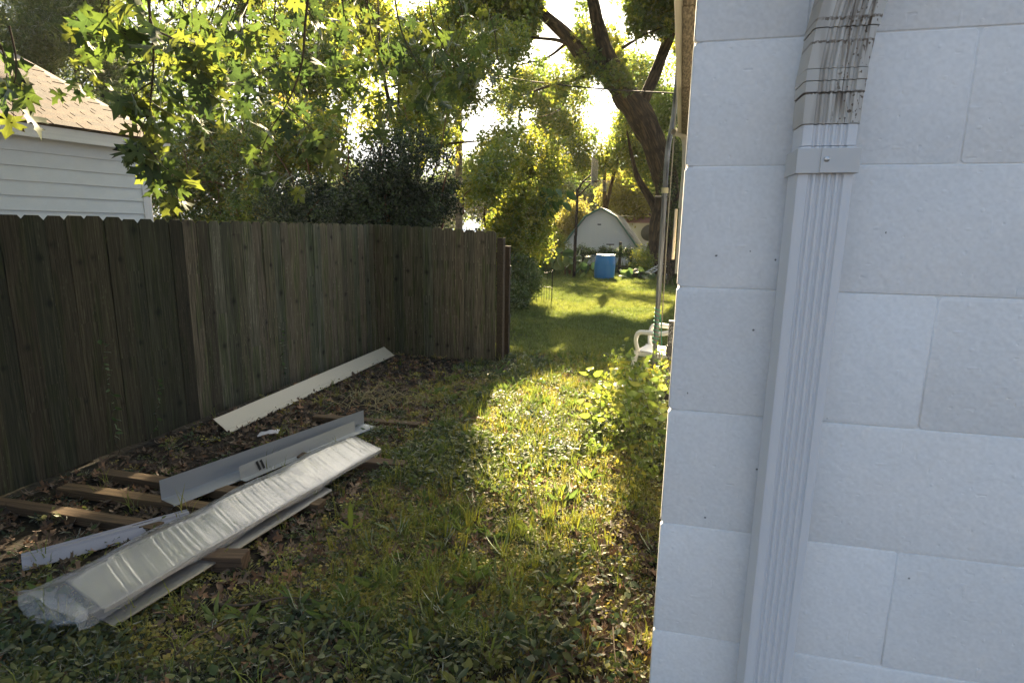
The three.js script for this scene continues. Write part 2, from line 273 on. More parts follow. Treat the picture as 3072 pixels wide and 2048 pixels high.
const widePickets = Array.from({ length: 8 }, (_, i) => picketGeo(0.1455, i % 8, rr(0.026, 0.034)));
const pickets = Array.from({ length: 32 }, (_, i) => picketGeo(0.1375 + (i % 3) * 0.0007, i % 8, rr(0.026, 0.034)));
function fenceRun(t, n, pitch, matPick, dh, kinds = pickets) {
  for (let i = 0; i < n; i++) { const m = part('picket', pick(kinds), matPick(i), t); m.position.set((i + 0.5) * pitch, 0.012 + rr(-0.005, 0.005) + dh(i), rr(-0.0025, 0.0025)); m.rotation.set(rr(-0.004, 0.004), rr(-0.03, 0.03), rr(-0.0028, 0.0028)); }
}
{
  const L = 60, pitch = 0.1395, z0 = -7.20;
  const f = thing('picket_fence', 'long dark weathered dog-ear picket fence receding past the garage', 'fence', [-4.06, 0, z0], -Math.PI / 2);
  // local x runs towards the camera, local z away to the neighbour's side
  fenceRun(f, L, pitch, i => { const q = sstep(11, 31, i) + (R() - 0.5) * 0.3; return q < 0.3 ? pick(fenceMats.slice(0, 4)) : q < 0.62 ? pick([fenceMats[6], fenceMats[3], fenceMats[6]]) : fenceMats[4 + Math.floor(R() * 2)]; }, i => i > 26 ? 0.012 : 0);  // later, nearer boards take darker tints: shade put into the colour
  const rl = lumber(lin(0.16, 0.13, 0.09));
  for (const y of [0.28, 0.88, 1.5]) part('rail', box(L * pitch, 0.085, 0.036, L * pitch / 2, y, 0.0365), rl, f);
  for (let i = 0; i < 5; i++) part('post', box(0.09, 1.62, 0.09, 0.2 + i * 2.0, 0.81, 0.1005), rl, f);
}
{
  const f = thing('picket_fence', 'short grey picket fence panel closing the corner beside the lawn', 'fence', [-4.04, 0, -7.147]);
  fenceRun(f, 12, 0.1475, i => fenceMats[[3, 1, 3, 0, 1, 0, 0, 2, 2, 0, 2, 0][i]], i => 0.005 - i * 0.006, widePickets);
  const rl = lumber(lin(0.16, 0.13, 0.09));
  for (const y of [0.3, 1.4]) part('rail', box(1.76, 0.085, 0.036, 0.89, y, -0.0215), rl, f);
  part('post', rbox(0.088, 1.63, 0.088, 0.004, 1.825, 0.815, -0.03), lumber(lin(0.075, 0.058, 0.042)), f);
  const g = thing('gate_post', 'thin brown post with hinges just behind the short fence panel', 'post', [-2.2, 0, -7.42]);
  part('post', rbox(0.075, 1.52, 0.075, 0.004, 0, 0.76, 0), lumber(lin(0.05, 0.036, 0.026)), g);
  for (const y of [0.55, 1.2]) part('hinge', box(0.012, 0.12, 0.05, 0.043, y, 0.0), std(lin(0.05, 0.05, 0.05), { metalness: 0.7, roughness: 0.5 }), g);
}

// ---------------------------------------------------------------- neighbour's garage
{
  const A = atZ(444, 560, -6), dir = 9.0 * Math.PI / 180;
  const g = thing('garage', 'pale blue sided garage with brown shingle roof behind the fence', 'garage', [A.x, 0, A.z], -dir);
  // local z towards the camera along the wall, local x out of the wall towards the fence
  const sid = std(lin(0.80, 0.84, 0.88), { roughness: 0.55, bumpMap: noiseTex, bumpScale: 0.001, map: paintMap }), trim = std(lin(0.88, 0.88, 0.90), { roughness: 0.55, map: paintMap });
  const Lw = 6, n = 17, ex = 0.155;
  const lap = (() => { const s = new THREE.Shape(); s.moveTo(0, 0); s.lineTo(0.02, 0); s.lineTo(0.022, 0.004); s.lineTo(0.004, ex + 0.012); s.lineTo(0, ex + 0.012); s.closePath(); const q = new THREE.ExtrudeGeometry(s, { depth: Lw, bevelEnabled: false }); const u = q.attributes.uv, p = q.attributes.position; for (let i = 0; i < p.count; i++) u.setXY(i, p.getZ(i), p.getY(i)); return q; })();
  for (let i = 0; i < n; i++) part('siding_board', lap, sid, g).position.set(0, 2.635 - (n - i) * ex, 0.1);
  part('wall', box(0.1, 2.68, Lw, -0.051, 1.34, Lw / 2 + 0.1), sid, g);
  part('end_wall', box(5, 2.68, 0.1, -2.5, 1.34, 0.05), sid, g);
  part('corner_trim', rbox(0.036, 2.66, 0.105, 0.004, 0.012, 1.33, 0.047), trim, g);
  part('fascia', rbox(0.03, 0.145, Lw + 0.35, 0.004, 0.17, 2.69, Lw / 2 - 0.05), trim, g);
  part('soffit', box(0.17, 0.016, Lw + 0.3, 0.07, 2.648, Lw / 2 - 0.05), trim, g);
  // shingle roof: slope rises away from the fence
  const pitch = 0.40, deck = part('roof', box(3.6, 0.03, Lw + 0.4, 0, 0, 0), std(lin(0.10, 0.08, 0.06)), g);
  deck.position.set(0.2 - Math.cos(pitch) * 1.8, 2.765 + Math.sin(pitch) * 1.8, Lw / 2 - 0.05); deck.rotation.z = -pitch;
  const sh = [lin(0.105, 0.058, 0.034), lin(0.08, 0.047, 0.030), lin(0.125, 0.072, 0.041), lin(0.055, 0.036, 0.026)].map(c => std(c, { map: noiseTex, roughness: 0.97, bumpMap: soilBump, bumpScale: 0.003 }));
  const tabs = [0.29, 0.296, 0.302].map(w => rbox(0.17, 0.012, w, 0.002).rotateZ(-0.055));
  for (let r = 0; r < 22; r++) for (let k = 0; k < 13; k++) { const m = part('shingle', pick(tabs), pick(sh), deck); m.position.set(1.74 - r * 0.135, 0.0225, -Lw / 2 - 0.05 + 0.15 + k * 0.306 + (r % 2) * 0.15 - (r % 3) * 0.03); }
}

// ---------------------------------------------------------------- building material lying on timbers
const timberMat = [lin(0.20, 0.135, 0.075), lin(0.16, 0.11, 0.065), lin(0.15, 0.10, 0.065)].map(lumber);
function timber(label, a, b, w, h, m, y = 0) {
  const d = b.clone().sub(a), t = thing('timber', label, 'timber', [(a.x + b.x) / 2, y, (a.z + b.z) / 2], Math.atan2(-d.z, d.x), 'timbers under the building material');
  const len = Math.hypot(d.x, d.z), g = rbox(len, h, w, 0.004, 0, h / 2, 0), u = g.attributes.uv, p = g.attributes.position; for (let i = 0; i < u.count; i++) u.setXY(i, p.getX(i), p.getZ(i) + p.getY(i)); part('beam', g, m, t); return t;
}
timber('thin brown timber under the far end of the grey metal angle', V(-3.1, 0, -4.32), V(-2.1, 0, -4.42), 0.085, 0.05, timberMat[1]);
timber('long brown timber lying under both the metal angle and the wrapped stack', V(-3.72, 0, -2.80), V(-2.03, 0, -2.86), 0.09, 0.06, timberMat[1]);
timber('bright brown timber ending just before the wrapped stack', V(-3.78, 0, -2.56), V(-2.6, 0, -2.62), 0.085, 0.055, timberMat[0]);
timber('mossy brown timber nearest the loose white trim piece', V(-4.0, 0, -2.28), V(-2.75, 0, -2.34), 0.085, 0.055, timberMat[1]);
timber('weathered timber end sticking out by the sunny weeds', V(-2.6, 0, -3.42), V(-1.79, 0, -3.52), 0.09, 0.085, timberMat[2]);
timber('thick short timber block propping the near end of the wrapped stack', V(-2.62, 0, -2.05), V(-2.04, 0, -2.21), 0.095, 0.085, timberMat[2]);

function ribbon(prof, A, B, n = 1, wob = 0) { // sheet-metal profile [across, up] swept from A to B, thickness 1.5 mm
  const dir = B.clone().sub(A), len = dir.length(); dir.normalize(); const side = V(-dir.z, 0, dir.x), pos = [], idx = [], uv = [], m = prof.length; let acc = [0];
  for (let i = 1; i < m; i++) acc.push(acc[i - 1] + Math.hypot(prof[i][0] - prof[i - 1][0], prof[i][1] - prof[i - 1][1]));
  for (let j = 0; j <= n; j++) for (let i = 0; i < m; i++) { const p = A.clone().addScaledVector(dir, len * j / n).addScaledVector(side, prof[i][0]); p.y += prof[i][1] + (wob ? (fbm(j * 0.7, i * 3, 2, 5) - 0.5) * wob : 0); pos.push(p.x, p.y, p.z); uv.push(len * j / n, acc[i]); }
  for (let j = 0; j < n; j++) for (let i = 0; i < m - 1; i++) { const a = j * m + i, b = a + 1, c = a + m, d = c + 1; idx.push(a, b, d, a, d, c); }
  const g = new THREE.BufferGeometry(); g.setAttribute('position', new THREE.Float32BufferAttribute(pos, 3)); g.setAttribute('uv', new THREE.Float32BufferAttribute(uv, 2)); g.setIndex(idx); const q = toCreasedNormals(g, 0.6);
  // second skin for thickness
  const q2 = q.clone(), pp = q2.attributes.position, nn = q2.attributes.normal; for (let i = 0; i < pp.count; i++) { pp.setXYZ(i, pp.getX(i) - nn.getX(i) * 0.0016, pp.getY(i) - nn.getY(i) * 0.0016, pp.getZ(i) - nn.getZ(i) * 0.0016); nn.setXYZ(i, -nn.getX(i), -nn.getY(i), -nn.getZ(i)); }
  for (let k = 0; k < pp.count; k += 3) for (const a of Object.values(q2.attributes)) for (let c = 0; c < a.itemSize; c++) { const t = a.array[(k + 1) * a.itemSize + c]; a.array[(k + 1) * a.itemSize + c] = a.array[(k + 2) * a.itemSize + c]; a.array[(k + 2) * a.itemSize + c] = t; }
  return mergeGeometries([q, q2]);
}
const scratch = dataTex(512, 512, (x, y) => { const u = x / 512, v = y / 512; const k = cl(128 + (fbm(u * 3, v * 60, 3, 181, 3, 60) - 0.5) * 120 + (vnoise(u * 8, v * 200, 185, 8, 200) - 0.5) * 60); return [k, k, k]; }, false);
const greyPaint = new THREE.MeshStandardMaterial({ color: lin(0.26, 0.28, 0.31), roughness: 0.36, metalness: 0.25, bumpMap: scratch, bumpScale: 0.0006 });
{
  const c = thing('flashing', 'long cream metal flashing leaning beside the picket fence', 'flashing');
  const A = V(-3.60, 0.012, -3.78), B = V(-3.72, 0.012, -6.98);
  // side vector points to the house; the broad face leans back against the fence side
  part('face', ribbon([[-0.115, 0.106], [-0.11, 0.109], [-0.005, 0.035], [0.004, 0.022], [0.012, 0.02], [0.03, 0.004], [0.05, 0.003]].map(([a, b]) => [a, b]), A, B, 24, 0.004), std(lin(0.44, 0.41, 0.34), { roughness: 0.5, bumpMap: scratch, bumpScale: 0.0005 }), c);
}
{
  const c = thing('metal_angle', 'long grey metal angle with an upright leg on the timbers', 'metal trim');
  part('leg', ribbon([[-0.004, 0.125], [-0.001, 0.002], [0.002, 0.0], [0.135, 0.004], [0.14, -0.006]], V(-2.985, 0.062, -2.58), V(-2.53, 0.062, -4.22), 16, 0.003), greyPaint, c);
  const d = thing('metal_angle', 'shorter pale grey metal strip lying inside the longer metal angle', 'metal trim');
  const m = new THREE.MeshStandardMaterial({ color: lin(0.36, 0.37, 0.37), roughness: 0.42, metalness: 0.15, bumpMap: scratch, bumpScale: 0.0005 });
  part('leg', ribbon([[0.0, 0.095], [0.003, 0.002], [0.006, 0.0], [0.055, 0.002]], V(-2.72, 0.07, -2.95), V(-2.49, 0.07, -4.0), 12, 0.003), m, d);
  const dark = std(lin(0.012, 0.012, 0.014), { roughness: 0.6 });
  for (const k of [0.13, 0.16]) part('slot', rbox(0.003, 0.075, 0.016, 0.001).rotateX(0.35).rotateY(-0.21).translate(-2.72 + k * 0.23 * 1.05 + 0.006, 0.12, -2.95 - k * 1.05), dark, d);
  const e = thing('white_trim', 'short ribbed white trim piece lying in the weeds', 'trim');
  part('ribbed_sheet', ribbon([[-0.05, 0.05], [-0.02, 0.062], [-0.014, 0.05], [-0.004, 0.05], [0.002, 0.06], [0.02, 0.06], [0.026, 0.046], [0.036, 0.046], [0.042, 0.055], [0.06, 0.04], [0.075, 0.01]], V(-3.14, 0.0, -1.88), V(-2.72, 0.0, -2.52), 6), std(lin(0.30, 0.30, 0.34), { roughness: 0.4 }), e);
  const p = thing('plastic_scrap', 'small white plastic scrap between the flashing and the metal angle', 'scrap', [-3.16, 0.01, -3.78], 0.5);
  const pg = new THREE.PlaneGeometry(0.16, 0.09, 8, 5).rotateX(-Math.PI / 2), pp = pg.attributes.position; for (let i = 0; i < pp.count; i++) pp.setY(i, 0.03 + 0.05 * Math.sin(pp.getX(i) * 9 + 1) * 0.5 + rr(0, 0.01)); pg.computeVertexNormals();
  part('sheet', pg, new THREE.MeshStandardMaterial({ color: lin(0.5, 0.5, 0.56), roughness: 0.4, side: THREE.DoubleSide }), p);
}
{ // stack of metal sheets in stretch film
  const s = thing('wrapped_stack', 'stack of bent white metal sheets wrapped in clear stretch film', 'sheet stack');
  const A = V(-2.50, 0.085, -1.66), B = V(-2.27, 0.085, -3.66);
  const sheetM = new THREE.MeshStandardMaterial({ color: lin(0.17, 0.17, 0.175), roughness: 0.28, metalness: 0.5, bumpMap: scratch, bumpScale: 0.0008 });
  for (let i = 0; i < 5; i++) part('sheet', ribbon([[-0.205, 0.0], [-0.20, 0.006], [-0.035, 0.078], [-0.02, 0.082], [0.225, 0.016], [0.228, 0.008]].map(([a, b]) => [a + i * 0.001, b + i * 0.003]), A, B, 8), sheetM, s);
  part('lower_sheet', ribbon([[0.10, 0.0], [0.18, -0.012], [0.272, -0.022], [0.276, -0.03]], A.clone().add(V(0.02, 0, 0.02)), V(-2.34, 0.085, -3.05), 8), sheetM, s);
  // film: a loose skin over the stack, creased across, open and bunched at the near end
  const stretch = dataTex(512, 512, (x, y) => { const u = x / 512, v = y / 512, a = fbm(u * 44 + v * 30 + 9 * fbm(u * 4, v * 4, 3, 190, 4, 4), v * 5 + 3 * u, 4, 191), b = Math.abs(fbm(u * 22 + v * 9, v * 2 + u * 3, 3, 195) - 0.5) * 2, k = cl(255 * (0.55 * a + 0.5 * sstep(0.0, 0.35, b))); return [k, k, k]; }, false);
  const film = new THREE.MeshPhysicalMaterial({ color: lin(0.9, 0.9, 0.92), roughness: 0.16, transmission: 0.8, thickness: 0, ior: 1.55, side: THREE.DoubleSide, bumpMap: stretch, bumpScale: 0.0026, specularIntensity: 1 });
  const prof = [[-0.235, -0.01], [-0.232, 0.006], [-0.21, 0.024], [-0.12, 0.062], [-0.03, 0.102], [-0.012, 0.105], [0.05, 0.088], [0.14, 0.062], [0.225, 0.040], [0.234, 0.03], [0.232, 0.0]];
  const dir = B.clone().sub(A), len = dir.length(); dir.normalize(); const side = V(-dir.z, 0, dir.x), n = 60, m = prof.length, pos = [], uv = [], idx = [];
  for (let j = 0; j <= n; j++) for (let i = 0; i < m; i++) {
    const t = j / n, L = -0.10 + (len + 0.11) * t, e = sstep(0.05, 0.0, t), q = sstep(0.97, 1, t);
    const sag = 0.008 * Math.sin(t * 21 + i) + (fbm(t * 40, i * 0.8, 2, 199) - 0.5) * 0.012;
    let a = prof[i][0] * (1 - 0.10 * e - 0.06 * q), h = prof[i][1] * (1 - 0.40 * e - 0.25 * q) + sag * (1 + 1.5 * e); if (i > 4 && i < 9) h = Math.max(h, prof[i][1] * (1 - 0.4 * e - 0.2 * q) + 0.001);
    if (e > 0) { a += (hash(i, j, 7) - 0.5) * 0.05 * e; h += (hash(i, j, 9) - 0.5) * 0.06 * e; }
    const p = A.clone().addScaledVector(dir, L).addScaledVector(side, a); pos.push(p.x, Math.max(0.03, p.y + h), p.z); uv.push(L, i / m * 0.5);
  }
  for (let j = 0; j < n; j++) for (let i = 0; i < m - 1; i++) { const a = j * m + i, b = a + 1, c = a + m, d = c + 1; idx.push(a, b, d, a, d, c); }
  const g = new THREE.BufferGeometry(); g.setAttribute('position', new THREE.Float32BufferAttribute(pos, 3)); g.setAttribute('uv', new THREE.Float32BufferAttribute(uv, 2)); g.setIndex(idx); g.computeVertexNormals();
  part('stretch_film', g, film, s);
  // bunched end of the film
  const eg = new THREE.SphereGeometry(1, 40, 22), ep = eg.attributes.position; for (let i = 0; i < ep.count; i++) { const v = V(ep.getX(i), ep.getY(i), ep.getZ(i)); const k = 1 + (fbm(v.x * 3 + 9, v.y * 3 + v.z * 4, 4, 203) - 0.5) * 0.9 - 0.18 * Math.abs(Math.sin(v.x * 9 + v.z * 5)); ep.setXYZ(i, v.x * 0.21 * (1 + 0.1 * Math.sin(v.y * 4)), v.y * 0.045 * k, v.z * 0.075 * k); } eg.computeVertexNormals();
  const bun = part('film_end', eg, film, s); bun.position.set(-2.53, 0.082, -1.60); bun.rotation.y = -0.1;
}

// ---------------------------------------------------------------- steel pole, chair, panel beside the house
{
  const b = onGround(1956, 1203), p = thing('steel_pole', 'tall thin grey steel pole tied with green cord by the bush', 'pole', [b.x, 0, b.z]);
  const m = std(lin(0.5, 0.52, 0.52), { roughness: 0.45, metalness: 0.25, map: noiseTex });
  part('lower_pipe', bar(V(0, 0, 0), V(-0.003, 2.12, 0.0), 0.025, 0.025, 14), m, p);
  part('upper_pipe', limb([V(-0.003, 2.1, 0), V(0.0, 2.5, 0), V(0.035, 2.85, 0), V(0.045, 3.35, 0)], [0.024, 0.024, 0.022, 0.02], 12, 16), m, p);
  part('collar', new THREE.CylinderGeometry(0.034, 0.034, 0.05, 14).translate(-0.003, 2.13, 0), std(lin(0.45, 0.40, 0.22), { roughness: 0.5 }), p);
  part('clamp', rbox(0.13, 0.014, 0.03, 0.003, -0.03, 2.07, 0), std(lin(0.07, 0.07, 0.07), { metalness: 0.5 }), p);
  part('cable', limb([V(0.045, 3.3, 0.02), V(0.05, 2.6, 0.05), V(0.045, 1.8, 0.04), V(0.05, 0.9, 0.03), V(0.04, 0.05, 0.03)], [0.006, 0.006], 6, 30), std(lin(0.30, 0.26, 0.18)), p);
  const cord = []; for (let i = 0; i <= 60; i++) { const a = i * 0.9; cord.push(V(Math.cos(a) * 0.031, 0.62 + i * 0.006, Math.sin(a) * 0.031)); }
  part('cord', merged([new THREE.TubeGeometry(new THREE.CatmullRomCurve3(cord), 160, 0.004, 5), new THREE.TubeGeometry(new THREE.CatmullRomCurve3([V(0.03, 0.92, 0.02), V(0.055, 0.7, 0.06), V(0.07, 0.48, 0.08)]), 12, 0.004, 5)]), std(lin(0.03, 0.30, 0.18), { roughness: 0.7 }), p);
}
{ // white plastic stacking armchair, side on, facing left
  const c = thing('plastic_chair', 'white plastic garden armchair standing behind the steel pole', 'chair', [-0.15, 0, -6.62], -Math.PI / 2 - 0.25);
  const m = new THREE.MeshPhysicalMaterial({ color: lin(0.74, 0.72, 0.68), roughness: 0.4, transmission: 0.06, thickness: 0 });
  // local z is the chair's front
  const seat = new THREE.PlaneGeometry(0.44, 0.43, 10, 10).rotateX(-Math.PI / 2), sp = seat.attributes.position; for (let i = 0; i < sp.count; i++) { const x = sp.getX(i), z = sp.getZ(i); sp.setY(i, 0.42 - 0.018 * (1 - (x / 0.22) ** 2) + (z > 0.15 ? -3.5 * (z - 0.15) * (z - 0.15) : 0) + z * 0.05); } seat.computeVertexNormals();
  const seat2 = seat.clone().translate(0, -0.008, 0);
  part('seat', merged([seat, seat2, rbox(0.44, 0.055, 0.012, 0.005, 0, 0.385, 0.212), rbox(0.012, 0.05, 0.42, 0.005, -0.217, 0.39, 0), rbox(0.012, 0.05, 0.42, 0.005, 0.217, 0.39, 0)]), m, c);
  for (const sx of [-1, 1]) {
    part('leg', limb([V(sx * 0.225, 0.42, 0.19), V(sx * 0.245, 0.2, 0.215), V(sx * 0.262, 0.0, 0.235)], [0.034, 0.028, 0.022], 8, 8), m, c);
    part('leg', limb([V(sx * 0.22, 0.42, -0.2), V(sx * 0.24, 0.2, -0.24), V(sx * 0.255, 0.0, -0.275)], [0.034, 0.028, 0.022], 8, 8), m, c);
    part('armrest', limb([V(sx * 0.225, 0.42, 0.17), V(sx * 0.262, 0.55, 0.19), V(sx * 0.275, 0.635, 0.16), V(sx * 0.28, 0.65, 0.06), V(sx * 0.27, 0.65, -0.08), V(sx * 0.24, 0.69, -0.2), V(sx * 0.2, 0.8, -0.25)], [0.026, 0.024, 0.026, 0.028, 0.026, 0.024, 0.02], 8, 30), m, c);
  }
  const back = part('backrest', limb([V(-0.2, 0.42, -0.2), V(-0.21, 0.7, -0.25), V(-0.15, 0.82, -0.29), V(0, 0.85, -0.3), V(0.15, 0.82, -0.29), V(0.21, 0.7, -0.25), V(0.2, 0.42, -0.2)], [0.018, 0.02, 0.022, 0.024, 0.022, 0.02, 0.018], 8, 40), m, c);
  for (let i = -2; i <= 2; i++) part('slat', rbox(0.05, 0.4, 0.008, 0.003).rotateX(-0.2).translate(i * 0.068, 0.63, -0.255), m, back);
  const p = thing('black_screen', 'black framed screen with speckled grey mesh standing past the house corner', 'screen', [0.17, 0, -5.62], 0.12);
  const k = std(lin(0.012, 0.012, 0.013), { roughness: 0.5 });
  const f = part('frame', merged([rbox(0.46, 0.24, 0.05, 0.006, 0, 0.14, 0), rbox(0.46, 0.1, 0.05, 0.006, 0, 0.62, 0), rbox(0.03, 0.8, 0.045, 0.004, 0.21, 0.5, 0), rbox(0.44, 0.02, 0.05, 0.004, 0, 0.9, 0)]), k, p);
  const mesh = dataTex(256, 256, (x, y) => { const v = hash(x >> 1, y >> 1, 3); const q = v > 0.62 ? 150 : 28; return [q, q, q]; });
  part('mesh_panel', rbox(0.42, 0.64, 0.02, 0.002, -0.01, 0.58, 0), std(0xffffff, { map: mesh, roughness: 0.9 }), p);
}

// ---------------------------------------------------------------- the far end of the garden
{
  const b = onGround(1812, 838), t = thing('plastic_barrel', 'bright blue plastic barrel standing in front of the garden fence', 'barrel', [b.x, 0, b.z]);
  const m = new THREE.MeshStandardMaterial({ color: lin(0.035, 0.19, 0.42), roughness: 0.38 });
  const pr = [[0, 0.015], [0.33, 0.015], [0.35, 0.05], [0.362, 0.14], [0.368, 0.25], [0.372, 0.26], [0.366, 0.275], [0.376, 0.45], [0.372, 0.6], [0.378, 0.615], [0.368, 0.63], [0.355, 0.78], [0.335, 0.85], [0.34, 0.87], [0.335, 0.885], [0.32, 0.88], [0.31, 0.862], [0, 0.862]].map(p => new THREE.Vector2(...p));
  part('body', new THREE.LatheGeometry(pr, 40), m, t);
  part('rim', new THREE.TorusGeometry(0.332, 0.014, 8, 40).rotateX(Math.PI / 2).translate(0, 0.885, 0), std(lin(0.45, 0.55, 0.62), { roughness: 0.4 }), t);
  for (const a of [0.5, 3.4]) part('bung', new THREE.CylinderGeometry(0.035, 0.035, 0.02, 16).translate(Math.cos(a) * 0.22, 0.872, Math.sin(a) * 0.22), m, t);
  t.rotation.set(0.03, 0, -0.035);
}
{
  const b = onGround(1722, 836), t = thing('basketball_hoop', 'rusty basketball hoop on a tall angled pole', 'basketball hoop', [b.x, 0, b.z]);
  const m = std(lin(0.085, 0.055, 0.045), { roughness: 0.75, metalness: 0.3, map: noiseTex }), k = 1722.3 / 21.4;
  part('pole', merged([new THREE.CylinderGeometry(0.055, 0.06, 1.55, 14).translate(0, 0.775, 0), new THREE.CylinderGeometry(0.046, 0.05, 1.62, 14).translate(0.015, 2.35, 0)]), m, t);
  const ar = part('arm', merged([bar(V(0.015, 3.12, 0), V(0.2, 3.42, 0), 0.035), bar(V(0.2, 3.42, 0), V(0.52, 3.68, 0), 0.03), bar(V(0.02, 2.9, 0), V(0.5, 3.38, 0), 0.026), bar(V(0.2, 3.4, 0), V(0.52, 3.42, 0), 0.022)]), m, t);
  part('bracket', rbox(0.07, 0.5, 0.3, 0.01, 0.54, 3.56, 0), m, t);
  part('backboard', rbox(0.03, 0.95, 1.5, 0.01, 0.6, 3.72, 0), new THREE.MeshPhysicalMaterial({ color: lin(0.65, 0.62, 0.55), roughness: 0.25, transmission: 0.75, thickness: 0 }), t);
  const rim = part('rim', new THREE.TorusGeometry(0.225, 0.011, 8, 32).rotateX(Math.PI / 2).translate(0.9, 3.42, 0), std(lin(0.16, 0.07, 0.04)), t);
  const net = []; for (let i = 0; i < 12; i++) { const a = i / 12 * 6.283, c = (i + 1) / 12 * 6.283; net.push(bar(V(0.9 + Math.cos(a) * 0.22, 3.41, Math.sin(a) * 0.22), V(0.9 + Math.cos(c) * 0.12, 3.08, Math.sin(c) * 0.12), 0.004, 0.004, 4), bar(V(0.9 + Math.cos(c) * 0.22, 3.41, Math.sin(c) * 0.22), V(0.9 + Math.cos(a) * 0.12, 3.08, Math.sin(a) * 0.12), 0.004, 0.004, 4)); }
  part('net', merged(net), std(lin(0.35, 0.33, 0.28)), t); part('bracket', rbox(0.12, 0.05, 0.1, 0.008, 0.64, 3.42, 0), m, t);
}
{ // gambrel shed
  const z = -26, a = atZ(1700, 800, z), b = atZ(1900, 800, z), w = b.x - a.x + 0.15;
  const t = thing('gambrel_shed', 'small white gambrel roofed shed with lapped boards', 'shed', [(a.x + b.x) / 2 - 0.03, 0, z]);
  const wm = std(lin(0.80, 0.79, 0.77), { roughness: 0.75, map: paintMap }), rm = std(lin(0.46, 0.46, 0.40), { roughness: 0.5, map: noiseTex }), tm = std(lin(0.10, 0.20, 0.16), { roughness: 0.7 });
  const h = w / 2, pts = [[h, 1.12], [h * 0.42, 2.32], [0, 2.68]], prof = [[-h, 0], [h, 0], [h, 1.12], [h * 0.42, 2.32], [0, 2.68], [-h * 0.42, 2.32], [-h, 1.12]];
  const s = new THREE.Shape(); prof.forEach((p, i) => i ? s.lineTo(...p) : s.moveTo(...p)); s.closePath();
  part('wall', new THREE.ExtrudeGeometry(s, { depth: 3.2, bevelEnabled: false }).translate(0, 0, -3.22), wm, t);
  const half = y => y < 1.12 ? h : y < 2.32 ? lerp(h, h * 0.42, (y - 1.12) / 1.2) : lerp(h * 0.42, 0, (y - 2.32) / 0.36);
  for (let i = 0; i < 26; i++) { const y0 = i * 0.1, y1 = y0 + 0.104, w0 = half(y0 + 0.01) - 0.012, w1 = Math.max(0.02, half(y1) - 0.012); const q = new THREE.Shape(); q.moveTo(-w0, 0); q.lineTo(w0, 0); q.lineTo(w1, 0.104); q.lineTo(-w1, 0.104); q.closePath(); part('lap_board', new THREE.ExtrudeGeometry(q, { depth: 0.016, bevelEnabled: false }).rotateX(-0.12).translate(0, y0, 0.002), wm, t); }
  for (const sx of [-1, 1]) for (const [p, q] of [[[h * 1.05, 1.02], pts[1]], [pts[1], [0, 2.68]]]) {
    const dx = q[0] - p[0], dy = q[1] - p[1], L = Math.hypot(dx, dy), m = part('roof_panel', rbox(L + 0.03, 0.05, 3.5, 0.008), rm, t); m.position.set(sx * (p[0] + q[0]) / 2 + sx * 0.02, (p[1] + q[1]) / 2 + 0.03, -1.6); m.rotation.z = sx * Math.atan2(dy, dx) + (sx < 0 ? Math.PI : 0); if (sx < 0) m.rotation.z = Math.atan2(dy, -dx);
    const r = part('rake_trim', rbox(L + 0.02, 0.07, 0.03, 0.006), tm, t); r.position.set(sx * (p[0] + q[0]) / 2 + sx * 0.02, (p[1] + q[1]) / 2 + 0.022, 0.162); r.rotation.z = m.rotation.z;
  }
  part('vent', rbox(0.16, 0.05, 0.02, 0.004, -0.05, 2.0, 0.035), std(lin(0.05, 0.05, 0.05)), t);
}
{ // house far behind: white wall, reddish roof, dark dish
  const z = -42, a = atZ(1880, 700, z), t = thing('far_house', 'white house with faded red roof far behind the shed', 'house', [a.x + 4, 0, z]);
  part('wall', box(9, 2.3, 5, 0, 1.15, -2.5), std(lin(0.62, 0.62, 0.66)), t);
  const s = new THREE.Shape(); s.moveTo(0.4, 2.3); s.lineTo(-5.4, 2.3); s.lineTo(-2.5, 3.3); s.closePath(); const g = new THREE.ExtrudeGeometry(s, { depth: 9.6, bevelEnabled: false }).rotateY(Math.PI / 2).translate(-4.8, 0, -5);
  g.computeBoundingBox(); g.translate(-4.8 - g.boundingBox.min.x, 0, 0.4 - g.boundingBox.max.z); part('roof', g, std(lin(0.22, 0.10, 0.09)), t);
  for (const x of [-1.2, 1.4]) { const w = part('window', box(1.0, 0.9, 0.06, x, 1.35, 0.0), std(lin(0.25, 0.27, 0.28), { roughness: 0.2 }), t); part('frame', merged([box(1.16, 0.08, 0.09, x, 1.84, 0), box(1.16, 0.08, 0.09, x, 0.86, 0), box(0.08, 1.06, 0.09, x - 0.54, 1.35, 0.01), box(0.08, 1.06, 0.09, x + 0.54, 1.35, 0.01)]), std(lin(0.7, 0.7, 0.7)), w); }
  part('satellite_dish', new THREE.SphereGeometry(0.75, 24, 10, 0, 6.283, 0, 0.9).rotateX(1.3).translate(-2.4, 1.5, -0.1), std(lin(0.06, 0.06, 0.065), { side: THREE.DoubleSide }), t);
}
